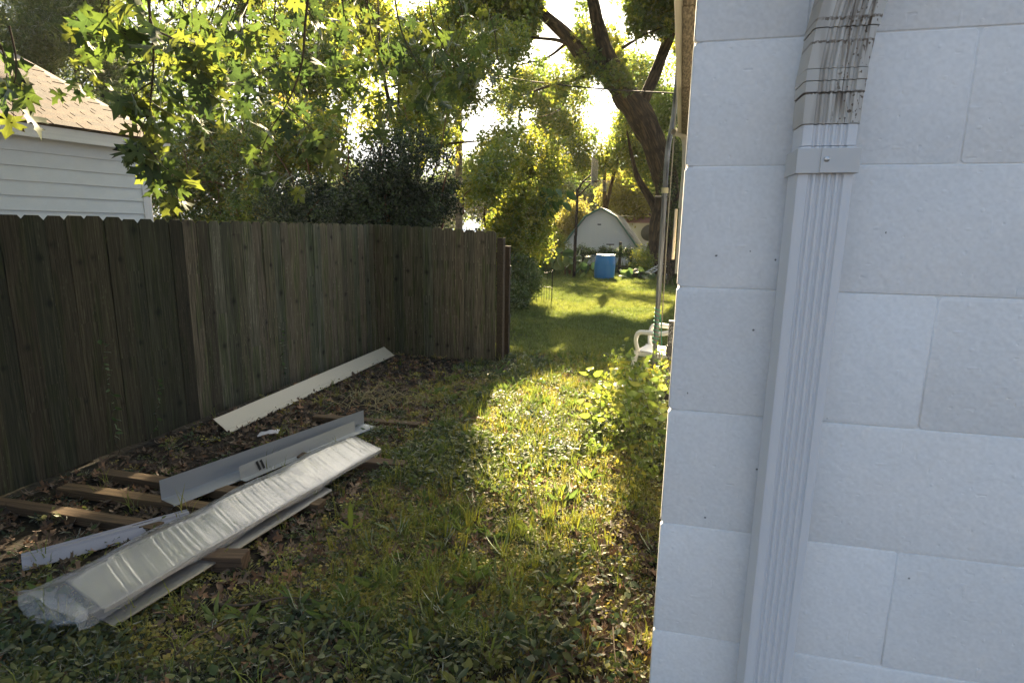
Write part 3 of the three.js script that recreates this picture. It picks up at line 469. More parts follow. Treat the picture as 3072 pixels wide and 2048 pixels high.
{ // garden fence: posts and a rail
  const z = -23.4, pm = lumber(lin(0.13, 0.10, 0.075));
  const t = thing('garden_fence', 'dark garden fence with tall posts and a rail before the shed', 'fence', [0, 0, z]);
  for (const [px, top] of [[1664, 722], [1862, 725], [1895, 745], [1750, 770]]) { const p = atZ(px, top, z); part('post', rbox(0.11, p.y, 0.11, 0.01, p.x, p.y / 2, 0), pm, t); }
  const a = atZ(1664, 757, z), b = atZ(1895, 760, z); part('rail', rbox(b.x - a.x, 0.09, 0.05, 0.008, (a.x + b.x) / 2, a.y, 0.085), pm, t); part('rail', rbox(b.x - a.x, 0.07, 0.05, 0.008, (a.x + b.x) / 2, 0.35, 0.085), pm, t);
  const tl = atZ(1831, 733, -24.3), tt = thing('garden_tool', 'garden tool with a T shaped handle standing before the shed', 'tool', [tl.x, 0, -24.3]);
  part('shaft', new THREE.CylinderGeometry(0.016, 0.016, tl.y, 8).translate(0, tl.y / 2, 0), std(lin(0.22, 0.16, 0.12)), tt); part('handle', new THREE.CylinderGeometry(0.024, 0.024, 0.32, 8).rotateZ(Math.PI / 2).translate(0, tl.y, 0), std(lin(0.06, 0.05, 0.05)), tt);
}
{ // black wire edging panels
  const z = -13.8, m = std(lin(0.012, 0.012, 0.012), { roughness: 0.45, metalness: 0.4 });
  for (const [i, x1, label] of [[0, 1655, 'black wire garden fence panel standing free on the lawn edge'], [1, 1575, 'black wire garden fence panel half hidden in the leafy shrub']]) {
    const p = atZ(x1, 905, z - i * 0.05), top = atZ(x1, 818, z).y, t = thing('wire_fence_panel', label, 'wire fence', [p.x, 0, z - i * 0.05], i ? 0.12 : -0.06, 'black wire fence panels');
    const W = 0.66; for (const x of [0, -W]) part('post', new THREE.CylinderGeometry(0.012, 0.012, top + 0.06, 8).translate(x, top / 2 + 0.03, 0), m, t);
    for (const y of [top, top * 0.5]) part('rail', new THREE.CylinderGeometry(0.007, 0.007, W, 6).rotateZ(Math.PI / 2).translate(-W / 2, y, 0), m, t);
    for (let k = 1; k < 5; k++) part('bar', new THREE.CylinderGeometry(0.005, 0.005, top, 6).translate(-W * k / 5, top / 2, 0), m, t);
    for (let k = 0; k < 5; k++) part('bar', new THREE.CylinderGeometry(0.005, 0.005, top * 0.5 + 0.02, 6).translate(-W * (k + 0.5) / 5, top * 0.25 + 0.01, 0), m, t);
  }
}
{ // clutter at the foot of the maple
  const w = std(lin(0.62, 0.60, 0.56), { roughness: 0.5 });
  const b = onGround(1955, 838), c = thing('slatted_lounger', 'white slatted garden lounger lying folded under the maple', 'lounger', [b.x + 0.05, 0, b.z - 0.2], 0.4);
  for (let i = 0; i < 8; i++) part('slat', rbox(0.05, 0.025, 0.62, 0.005).translate(-0.36 + i * 0.1, 0.14 + i * 0.06, 0), w, c);
  for (const s of [-1, 1]) part('side_rail', bar(V(-0.44, 0.09, s * 0.27), V(0.42, 0.58, s * 0.27), 0.022), w, c);
  for (const s of [-1, 1]) part('leg', bar(V(0.36, 0.54, s * 0.25), V(0.42, 0, s * 0.25), 0.02), w, c);
  const p = onGround(1704, 826), t = thing('planter_pot', 'brown square planter pot beside the hoop pole', 'pot', [p.x, 0, p.z]);
  part('body', new THREE.CylinderGeometry(0.19, 0.15, 0.30, 4, 1).rotateY(Math.PI / 4).translate(0, 0.15, 0), std(lin(0.16, 0.085, 0.05)), t); part('rim', new THREE.CylinderGeometry(0.205, 0.2, 0.05, 4, 1).rotateY(Math.PI / 4).translate(0, 0.31, 0), std(lin(0.18, 0.10, 0.06)), t);
  const st = onGround(1912, 838), rk = thing('boulder', 'pale rounded stone by the garden fence corner', 'stone', [st.x, 0, st.z]); const g = new THREE.IcosahedronGeometry(0.2, 3), q = g.attributes.position; for (let i = 0; i < q.count; i++) { const v = V(q.getX(i), q.getY(i), q.getZ(i)); v.multiplyScalar(1 + (fbm(v.x * 9 + 4, v.y * 9 + v.z * 7, 3, 5) - 0.5) * 0.5); q.setXYZ(i, v.x, v.y * 1.1 + 0.17, v.z); } g.computeVertexNormals(); part('stone', g, std(lin(0.34, 0.29, 0.27), { map: noiseTex }), rk);
}

// ---------------------------------------------------------------- leaves
function mapleLeaf(seed) { // deeply cut five-lobed silver maple leaf, 1 unit long, base at the origin, tip along +y
  const r = rng(seed), o = [[0.02, 0], [0.16, -0.05], [0.30, -0.10], [0.26, 0.06], [0.42, 0.08], [0.27, 0.16], [0.14, 0.24], [0.36, 0.30], [0.58, 0.40], [0.44, 0.46], [0.50, 0.62], [0.29, 0.51], [0.10, 0.43], [0.13, 0.60], [0.24, 0.72], [0.13, 0.76], [0.0, 1.0]];
  const pts = [...o, ...o.slice(1, -1).reverse().map(([x, y]) => [-x, y])].map(([x, y]) => [x * (0.92 + r() * 0.16), y * (0.95 + r() * 0.1)]);
  const s = new THREE.Shape(); pts.forEach((p, i) => i ? s.lineTo(...p) : s.moveTo(...p)); s.closePath();
  const g = new THREE.ShapeGeometry(s), p = g.attributes.position, cu = rr(0.2, 0.6, r), fo = rr(0.15, 0.5, r), tw = rr(-0.35, 0.35, r);
  for (let i = 0; i < p.count; i++) { const x = p.getX(i), y = p.getY(i); p.setZ(i, -cu * y * y + fo * Math.abs(x) + tw * x * y); }
  g.computeVertexNormals(); return g;
}
function ovate(w = 0.5, fold = 0.2, droop = 0.2) { // pointed oval leaf, 1 long
  const pos = [0, 0, 0, w * 0.36, 0.22, fold * w * 0.36, w * 0.5, 0.48, fold * w * 0.5 - droop * 0.2, w * 0.3, 0.78, fold * w * 0.3 - droop * 0.6, 0, 1, -droop, -w * 0.3, 0.78, fold * w * 0.3 - droop * 0.6, -w * 0.5, 0.48, fold * w * 0.5 - droop * 0.2, -w * 0.36, 0.22, fold * w * 0.36, 0, 0.5, -droop * 0.22];
  const g = new THREE.BufferGeometry(); g.setAttribute('position', new THREE.Float32BufferAttribute(pos, 3)); g.setIndex([0, 1, 8, 1, 2, 8, 2, 3, 8, 3, 4, 8, 4, 5, 8, 5, 6, 8, 6, 7, 8, 7, 0, 8]); g.computeVertexNormals(); return g;
}
const M4 = new THREE.Matrix4(), Q = new THREE.Quaternion(), EU = new THREE.Euler();
function frame(pos, dir, scale, roll = 0) { // +y along dir
  const q = new THREE.Quaternion().setFromUnitVectors(V(0, 1, 0), dir.clone().normalize()); q.multiply(new THREE.Quaternion().setFromAxisAngle(V(0, 1, 0), roll));
  return new THREE.Matrix4().compose(pos, q, V(scale, scale, scale));
}
const rdir = (r = R, up = 0) => { const z = r() * 2 - 1, a = r() * 6.283, s = Math.sqrt(1 - z * z); return V(s * Math.cos(a), z + up, s * Math.sin(a)).normalize(); };
const strip = g => { for (const k of Object.keys(g.attributes)) if (!['position', 'normal'].includes(k)) g.deleteAttribute(k); return g.index ? g.toNonIndexed() : g; };
function cluster(seed, leaf, n, len, spread, opt = {}) { // a sprig: leaves set along short twigs
  const r = rng(seed), gs = [], { droop = 0.3, flat = 1, kinds = 3 } = opt;
  for (let i = 0; i < n; i++) {
    const c = V((r() - 0.5) * 2, (r() - 0.5) * 2 * flat, (r() - 0.5) * 2).multiplyScalar(spread); if (c.length() > spread) c.setLength(spread * r());
    const d = rdir(r, -droop); gs.push(strip(leaf(i % kinds).clone()).applyMatrix4(frame(c, d, len * rr(0.65, 1.25, r), r() * 6.283)));
  }
  return mergeGeometries(gs);
}
const mleaf = [1, 2, 3, 4].map(mapleLeaf), oleaf = [ovate(0.5, 0.25, 0.15), ovate(0.42, 0.1, 0.3), ovate(0.6, 0.35, 0.05)], narrow = [ovate(0.22, 0.2, 0.2), ovate(0.28, 0.1, 0.35), ovate(0.18, 0.3, 0.1)];
function inLobe(l, r, shell = 0.45) { const d = rdir(r), k = Math.pow(r(), shell); return V(l.c.x + d.x * l.r[0] * k, l.c.y + d.y * l.r[1] * k, l.c.z + d.z * l.r[2] * k); }
// lobe from the picture: centre pixel, distance along -z, half sizes in pixels, depth in metres
function lobe(px, py, z, rx, ry, rz) { const c = atZ(px, py, z), k = ray(px, py).length() * Math.abs(z / ray(px, py).z) / FPX * (1 / ray(px, py).length()); return { c, r: [rx * k, ry * k, rz] }; }
function foliage(parent, name, geos, mat, lobes, n, size, palette, seed, opt = {}) {
  const r = rng(seed), { gap = 0.40, gs = 0.9, open = true, shell = 0.45, minY = 0.05, turn, foot } = opt, tot = lobes.reduce((a, l) => a + l.r[0] * l.r[1] * l.r[2], 0);
  const mats = geos.map(() => []), cols = geos.map(() => []);
  for (const l of lobes) { const m = Math.round(n * l.r[0] * l.r[1] * l.r[2] / tot); for (let i = 0; i < m; i++) {
    const p = inLobe(l, r, shell); if (p.y < minY) continue; if (open && openToSun(p)) continue; if (foot && !foot(sunFoot(p))) continue;
    if (gap && fbm(p.x / gs + 50, p.y / gs + p.z * 0.7 / gs + 50, 2, seed) < gap) continue;
    const k = Math.floor(r() * geos.length); mats[k].push(frame(p, turn ? turn(p, l, r) : rdir(r, 0.2), size * rr(0.7, 1.3, r), r() * 6.283)); const c = pick(palette, r).clone().multiplyScalar(rr(0.75, 1.25, r)); cols[k].push(c);
  } }
  geos.forEach((g, k) => { if (mats[k].length) stuffInst(name, g, mat, mats[k], cols[k], parent); });
}
const barkM = std(lin(0.75, 0.72, 0.68), { map: barkTex.map, bumpMap: barkTex.bump, bumpScale: 0.04, roughness: 1 }), twigM = std(lin(0.06, 0.045, 0.032), { roughness: 0.95 }), redTwig = std(lin(0.14, 0.06, 0.035), { roughness: 0.9 });
const white1 = 0xffffff;
const LEAF = leafMat(white1, 0.64, 0.12), LEAFG = leafMat(white1, 0.45, 0.25), LEAFD = leafMat(white1, 0.3, 0.3);
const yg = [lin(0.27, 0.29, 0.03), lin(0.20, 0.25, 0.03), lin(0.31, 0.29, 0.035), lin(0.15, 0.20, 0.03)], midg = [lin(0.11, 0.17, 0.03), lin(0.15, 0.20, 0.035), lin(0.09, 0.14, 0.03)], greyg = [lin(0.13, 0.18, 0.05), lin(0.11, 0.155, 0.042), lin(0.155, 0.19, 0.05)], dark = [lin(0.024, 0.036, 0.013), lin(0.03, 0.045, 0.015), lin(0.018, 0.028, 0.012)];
const shrubC = [1, 2, 3].map(s => cluster(300 + s, k => oleaf[k], 14, 0.075, 0.16)), smallC = [1, 2, 3].map(s => cluster(310 + s, k => oleaf[k], 18, 0.05, 0.14)), mapleC = [1, 2, 3].map(s => cluster(320 + s, k => mleaf[k], 12, 0.12, 0.28, { droop: 0.7 })), farC = [1, 2, 3].map(s => cluster(330 + s, k => narrow[k], 26, 0.16, 0.42)), farB = [1, 2].map(s => cluster(340 + s, k => oleaf[k], 26, 0.16, 0.45));
function trunkTo(parent, base, tops, r0, seed, m = barkM) { const r = rng(seed); const mid = base.clone().lerp(tops[0], 0.45).add(V(rr(-0.2, 0.2, r), 0, rr(-0.2, 0.2, r))); part('trunk', limb([base, base.clone().lerp(mid, 0.5), mid], [r0 * 1.25, r0, r0 * 0.85], 12, 16, 0.12, seed), m, parent);
  tops.forEach(t => { const b = mid.clone().lerp(t, 0.5).add(V(rr(-0.4, 0.4, r), rr(0, 0.5, r), rr(-0.4, 0.4, r))); part('limb', limb([mid.clone().add(V(0, -0.1, 0)), b, t], [r0 * 0.6, r0 * 0.38, r0 * 0.12], 8, 14, 0.1, seed + 1), m, parent); }); }

// ---------------------------------------------------------------- shrubs and trees
{ // dark vine-covered shrub behind the fence corner
  const t = thing('vine_shrub', 'dark vine-covered shrub mass rising behind the fence corner', 'shrub', [0, 0, 0]);
  const L = [lobe(1210, 560, -9.4, 190, 175, 0.9), lobe(1080, 640, -9.0, 190, 140, 0.9), lobe(1330, 640, -9.6, 120, 130, 0.8), lobe(1180, 780, -9.2, 230, 150, 0.9), lobe(930, 640, -9.2, 170, 120, 1.0)];
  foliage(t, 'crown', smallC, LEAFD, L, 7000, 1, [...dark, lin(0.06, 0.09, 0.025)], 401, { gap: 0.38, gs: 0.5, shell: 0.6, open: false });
  trunkTo(t, V(L[0].c.x, 0, -9.5), [L[0].c.clone(), L[1].c.clone(), L[2].c.clone()], 0.09, 402, redTwig);
  const r = rng(403); for (let i = 0; i < 14; i++) { const a = inLobe(pick(L, r), r, 1), b = a.clone().add(V(rr(-0.8, 0.8, r), rr(0.3, 1.3, r), rr(-0.2, 0.5, r))); part('stem', limb([a, a.clone().lerp(b, 0.5).add(V(rr(-0.1, 0.1, r), 0.1, 0)), b], [0.014, 0.011, 0.006], 5, 8), redTwig, t); }
}
{
  const t = thing('leafy_shrub', 'brown-stemmed green shrub filling behind the fence beside the garage', 'shrub');
  const L = [lobe(560, 560, -9.5, 130, 140, 0.6), lobe(730, 540, -10, 170, 170, 0.7), lobe(640, 420, -10.5, 180, 150, 0.7), lobe(900, 450, -10.5, 170, 150, 0.7), lobe(700, 700, -9.6, 300, 120, 0.6), lobe(500, 640, -9.2, 90, 110, 0.5), lobe(800, 620, -9.4, 160, 90, 0.5)];
  foliage(t, 'crown', shrubC, LEAF, L, 6000, 1, [...midg, ...yg, lin(0.22, 0.17, 0.03)], 411, { gap: 0.34, gs: 0.7, shell: 0.7 });
  trunkTo(t, V(L[1].c.x, 0, -10), [L[1].c.clone(), L[2].c.clone(), L[3].c.clone()], 0.08, 412, redTwig);
  const r = rng(413); for (let i = 0; i < 20; i++) { const a = inLobe(L[i % 7], r, 1), b = a.clone().add(V(rr(-1, 1, r), rr(-0.2, 1, r), rr(-0.2, 0.4, r))); part('stem', limb([a, a.clone().lerp(b, 0.5).add(V(0, 0.12, 0)), b], [0.012, 0.01, 0.005], 5, 8), redTwig, t); }
}
{
  const t = thing('sunlit_shrub', 'bright yellow-green sunlit shrub between fence and lawn', 'shrub');
  const L = [lobe(1480, 560, -12.5, 110, 150, 1.0), lobe(1560, 640, -13.2, 110, 120, 1.0), lobe(1600, 500, -14, 110, 110, 1.1), lobe(1500, 760, -13.0, 110, 110, 0.9), lobe(1600, 720, -14.2, 70, 90, 0.8), lobe(1625, 590, -14.5, 75, 95, 0.8), lobe(1530, 440, -14.5, 130, 70, 0.8)];
  foliage(t, 'crown', shrubC, LEAF, L, 5200, 1.1, yg, 421, { gap: 0.42, gs: 0.7, shell: 0.75, open: false });
  trunkTo(t, V(L[0].c.x, 0, -13), [L[0].c.clone(), L[1].c.clone(), L[2].c.clone()], 0.07, 422);
  const t2 = thing('willow_shrub', 'low grey-green shrub with narrow leaves at the lawn edge', 'shrub');
  const L2 = [lobe(1555, 840, -12.6, 60, 75, 0.5), lobe(1535, 895, -12.0, 45, 45, 0.45)];
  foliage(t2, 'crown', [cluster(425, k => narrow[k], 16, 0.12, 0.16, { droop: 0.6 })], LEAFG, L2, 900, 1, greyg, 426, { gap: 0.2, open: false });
  part('stem', limb([V(L2[0].c.x, 0, -12.6), V(L2[0].c.x, 0.5, -12.5), V(L2[0].c.x + 0.1, 1, -12.6)], [0.03, 0.02, 0.01]), twigM, t2);
  const t3 = thing('broadleaf_sapling', 'sapling with large drooping leaves over the lawn edge', 'sapling'), r = rng(429);
  const a = V(atZ(1560, 850, -13.6).x, 0, -13.6), tip = atZ(1690, 575, -12.8); const c = new THREE.CatmullRomCurve3([a, atZ(1590, 700, -13.4), atZ(1640, 600, -13), tip]); part('stem', limb(c.points, [0.03, 0.022, 0.014, 0.006]), twigM, t3);
  const gl = ovate(0.62, 0.15, 0.35), gm = leafMat(lin(0.055, 0.11, 0.025), 0.4, 0.3); for (let i = 0; i < 34; i++) { const u = 0.35 + 0.65 * i / 34, p = c.getPoint(u); p.add(V(rr(-0.25, 0.25, r), rr(-0.25, 0.2, r), rr(-0.25, 0.25, r))); part('leaf', gl, gm, t3).applyMatrix4(frame(p, V(rr(-0.7, 0.7, r), rr(-1.4, -0.2, r), rr(-0.6, 0.6, r)), rr(0.17, 0.30, r), r() * 6.28)); }
}
{ // trees behind the fence, seen through the hanging maple
  const mk = (name, label, L, geos, mat, n, pal, seed, base, tops, r0, o) => { const t = thing(name, label, 'tree', [0, 0, 0], 0, 'trees behind the fence'); foliage(t, 'crown', geos, mat, L, n, 1.25, pal, seed, o); trunkTo(t, base, tops.map(i => L[i].c.clone()), r0, seed + 1); return t; };
  let L = [lobe(620, 180, -14, 260, 200, 0.9), lobe(900, 220, -14.5, 260, 220, 0.9), lobe(760, -60, -14.5, 360, 200, 1.2), lobe(860, 420, -13.5, 230, 130, 0.8)];
  mk('hackberry_tree', 'yellow-green leafy tree rising behind the shrub by the garage', L, shrubC, LEAF, 6400, [...yg, ...midg], 431, V(L[1].c.x, 0, -14.5), [0, 1, 2, 3], 0.14, { gap: 0.38, gs: 0.8, shell: 0.8, foot: ([x, z]) => !(x < -4.3 && fbm(x * 1.1, z * 0.55, 2, 77) > (x < -5.6 ? 0.52 : 0.42)) });
  L = [lobe(1200, 180, -15.5, 220, 220, 0.9), lobe(1400, 260, -16, 190, 190, 0.9), lobe(1130, -60, -16, 260, 180, 1.2), lobe(1450, 420, -16.5, 160, 120, 0.8), lobe(1300, 380, -15, 180, 120, 0.8), lobe(1500, 330, -16.5, 120, 130, 0.8), lobe(1530, 160, -17, 110, 120, 0.9)];
  mk('elm_tree', 'bright backlit tree rising behind the dark vine shrub', L, shrubC, LEAF, 6200, [...yg, midg[1]], 441, V(L[0].c.x, 0, -16), [0, 1, 2, 3], 0.14, { gap: 0.36, gs: 0.8, shell: 0.8, foot: ([x, z]) => !(x < -4.3 && fbm(x * 1.1, z * 0.55, 2, 77) > 0.46) });
  L = [lobe(820, 330, -20, 210, 160, 0.9), lobe(1050, 290, -20.5, 190, 180, 0.9), lobe(1000, 60, -20, 280, 160, 1.1), lobe(640, 250, -20, 170, 160, 0.9), lobe(1250, 330, -21, 150, 150, 0.9)];
  mk('ash_tree', 'thin yellow-green tree seen between the two trees behind the fence', L, farB, LEAF, 3400, yg, 446, V(L[1].c.x, 0, -20.5), [0, 1, 2], 0.13, { gap: 0.34, gs: 1, shell: 0.8, foot: ([x, z]) => !(x < -4.3 && fbm(x * 1.1, z * 0.55, 2, 77) > 0.46) });
  L = [lobe(120, 130, -17, 230, 200, 1.1), lobe(330, 230, -18, 180, 190, 1.0), lobe(250, 20, -18, 280, 170, 1.1), lobe(-120, 160, -16, 200, 260, 1.1), lobe(390, 400, -16.5, 130, 130, 0.9)];
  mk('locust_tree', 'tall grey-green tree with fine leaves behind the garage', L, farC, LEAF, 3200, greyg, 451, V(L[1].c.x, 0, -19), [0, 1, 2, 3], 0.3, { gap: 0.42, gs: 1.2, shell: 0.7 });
}
{ // big leaning silver maple at the end of the lawn
  const t = thing('silver_maple', 'large leaning maple with forked dark trunk beyond the lawn', 'tree'), Z = -24;
  const P = (x, y, z) => atZ(x * 1.3061, y * 1.3061, z), base = P(1516, 640, Z); base.y = 0;
  part('trunk', limb([base.clone().add(V(0, -0.05, 0)), P(1517, 580, Z), P(1522, 500, Z + 0.1), P(1532, 430, Z + 0.4), P(1508, 345, Z + 0.9), P(1470, 265, Z + 1.3), P(1425, 205, Z + 1.6)], [0.70, 0.48, 0.42, 0.44, 0.45, 0.45, 0.42], 22, 60, 0.16, 461), barkM, t);
  part('limb', limb([P(1440, 225, Z + 1.55), P(1385, 165, Z + 1.7), P(1345, 135, Z + 1.8), P(1300, 80, Z + 2), P(1230, 15, Z + 2.4), P(1150, -80, Z + 3)], [0.34, 0.3, 0.25, 0.21, 0.17, 0.1], 16, 36, 0.12, 462), barkM, t);
  part('limb', limb([P(1460, 235, Z + 1.4), P(1420, 170, Z + 1.5), P(1385, 95, Z + 1.5), P(1365, 20, Z + 1.4), P(1340, -120, Z + 1.2)], [0.32, 0.27, 0.23, 0.2, 0.12], 16, 36, 0.12, 463), barkM, t);
  part('limb', limb([P(1475, 240, Z + 1.3), P(1520, 130, Z + 1.0), P(1545, 40, Z + 0.6), P(1520, -60, Z + 0.4), P(1560, -200, Z)], [0.22, 0.2, 0.22, 0.2, 0.12], 14, 36, 0.12, 464), barkM, t);
  part('limb', limb([P(1512, 490, Z), P(1490, 450, Z + 0.1), P(1466, 410, Z + 0.3), P(1452, 360, Z + 0.4), P(1440, 300, Z + 0.5)], [0.2, 0.15, 0.10, 0.07, 0.03], 12, 24, 0.12, 465), barkM, t);
  for (const [pts, r0] of [[[[1390, 150], [1330, 180], [1270, 195], [1180, 225]], 0.09], [[[1345, 130], [1290, 95], [1220, 85], [1130, 60]], 0.08], [[[1300, 100], [1260, 130], [1190, 150]], 0.06], [[[1430, 110], [1480, 80], [1530, 60]], 0.06], [[[1280, 190], [1300, 220], [1280, 255], [1210, 275]], 0.035]]) { const q = pts.map(([x, y], i) => P(x, y, Z + 1.8 + i * 0.3)); part('branch', limb(q, [r0, r0 * 0.75, r0 * 0.5, r0 * 0.25], 8, 18, 0.1, 466), barkM, t); }
  const L = [lobe(1480, 60, -22, 200, 110, 2), lobe(1720, 30, -22.5, 200, 110, 2.4), lobe(1950, 60, -23, 120, 130, 2), lobe(1560, 190, -22, 130, 70, 1.6), lobe(1870, 205, -21.8, 130, 60, 0.8), lobe(1790, 120, -22.2, 120, 70, 1), lobe(1990, 260, -24, 60, 110, 1.2), lobe(1660, 130, -22, 130, 80, 1)];
  L.push(lobe(1620, 270, -21.5, 120, 70, 0.9), lobe(1560, 60, -21, 140, 80, 1)); foliage(t, 'crown', mapleC, LEAF, L, 6000, 1.25, [...midg, ...yg], 467, { gap: 0.44, gs: 1.3 });
  const up = []; const r = rng(468); for (let i = 0; i < 34; i++) { const a = r() * 6.283, k = Math.sqrt(r()); up.push({ c: V(base.x - 1.2 + Math.cos(a) * k * 8.5, rr(9, 15.5, r), Z + 1 + Math.sin(a) * k * 7), r: [2.2, 1.1, 2.0] }); }
  foliage(t, 'crown', mapleC.slice(0, 2), LEAF, up, 19000, 1.5, [...midg, ...yg], 469, { gap: 0.30, gs: 2, foot: ([x, z]) => x > -2.0 && z < 0.2 || x > -3.1 && z > -4.5 && z < 0 });  // unseen upper crown, added for shade and trimmed by where its shadow lands
  const iv = []; for (const [x, y, z] of [[1535, 420, Z + 0.85], [1542, 470, Z + 0.4], [1548, 370, Z + 0.7], [1545, 520, Z + 0.2], [1548, 330, Z + 0.8]]) iv.push({ c: P(x, y, z), r: [0.32, 0.75, 0.35] });
  foliage(t, 'ivy', smallC, LEAFD, iv, 700, 1.2, [...dark, ...midg], 471, { gap: 0.3, open: false });
}
{ // far trees
  const mk = (name, label, L, n, pal, seed, mat = LEAFG, sz = 1.6, gap = 0.42) => { const t = thing(name, label, 'tree', [0, 0, 0], 0, 'far trees'); foliage(t, 'crown', farB, mat, L, n, sz, pal, seed, { gap, gs: 2.4, open: false }); const b = L[0].c.clone(); b.y = 0; trunkTo(t, b, [L[0].c.clone(), (L[1] || L[0]).c.clone().add(V(0.5, 0.3, 0))], 0.22, seed + 1); };
  mk('distant_tree', 'leafy tree standing behind the hoop against the bright sky', [lobe(1830, 420, -34, 130, 90, 3), lobe(1900, 340, -35, 130, 90, 3), lobe(1740, 480, -34, 110, 60, 2), lobe(1950, 480, -34, 90, 90, 3), lobe(1700, 380, -35, 120, 60, 2.5), lobe(1850, 250, -36, 160, 80, 3), lobe(1600, 300, -36, 120, 90, 3)], 2900, [...midg, ...yg], 481, LEAF, 1.1, 0.47);
  mk('distant_tree', 'glowing yellow tree low behind the shed', [lobe(1890, 590, -44, 90, 75, 3), lobe(1950, 560, -45, 70, 60, 3), lobe(1880, 660, -44, 80, 50, 2)], 1500, [lin(0.30, 0.27, 0.04), lin(0.24, 0.24, 0.04)], 483, LEAF, 1.5, 0.3);
  mk('distant_tree', 'yellowish small tree just left of the shed', [lobe(1730, 660, -38, 45, 60, 1.6), lobe(1690, 700, -38, 50, 50, 1.6)], 420, [lin(0.25, 0.22, 0.04), lin(0.2, 0.19, 0.04)], 485, LEAF, 1.2, 0.3);
  mk('distant_tree', 'green tree far off behind the hoop pole', [lobe(1680, 600, -62, 110, 85, 5), lobe(1780, 620, -64, 90, 80, 5), lobe(1600, 650, -60, 90, 70, 5)], 1900, midg, 487, LEAFG, 2.2, 0.25);
  mk('distant_tree', 'dark leafy tree between maple and house', [lobe(2030, 560, -30, 60, 160, 2.5), lobe(2010, 380, -31, 70, 120, 2.5), lobe(2080, 700, -29, 80, 120, 2.5), lobe(2200, 500, -31, 160, 260, 3)], 1700, midg, 489, LEAFG, 1.4, 0.34);
  const h = thing('tree_line', 'line of trees closing the view far behind the gardens', 'tree line'); const L = []; for (let i = 0; i < 26; i++) L.push({ c: V(-62 + i * 4.2, 4 + (i * 7 % 5) * 0.9, -86 - (i * 5 % 7)), r: [4.2, 4.8, 3] }); foliage(h, 'crown', farB, LEAFG, L, 6500, 3.2, midg, 491, { gap: 0.2, gs: 4, open: false }); h.userData.kind = 'stuff';
}

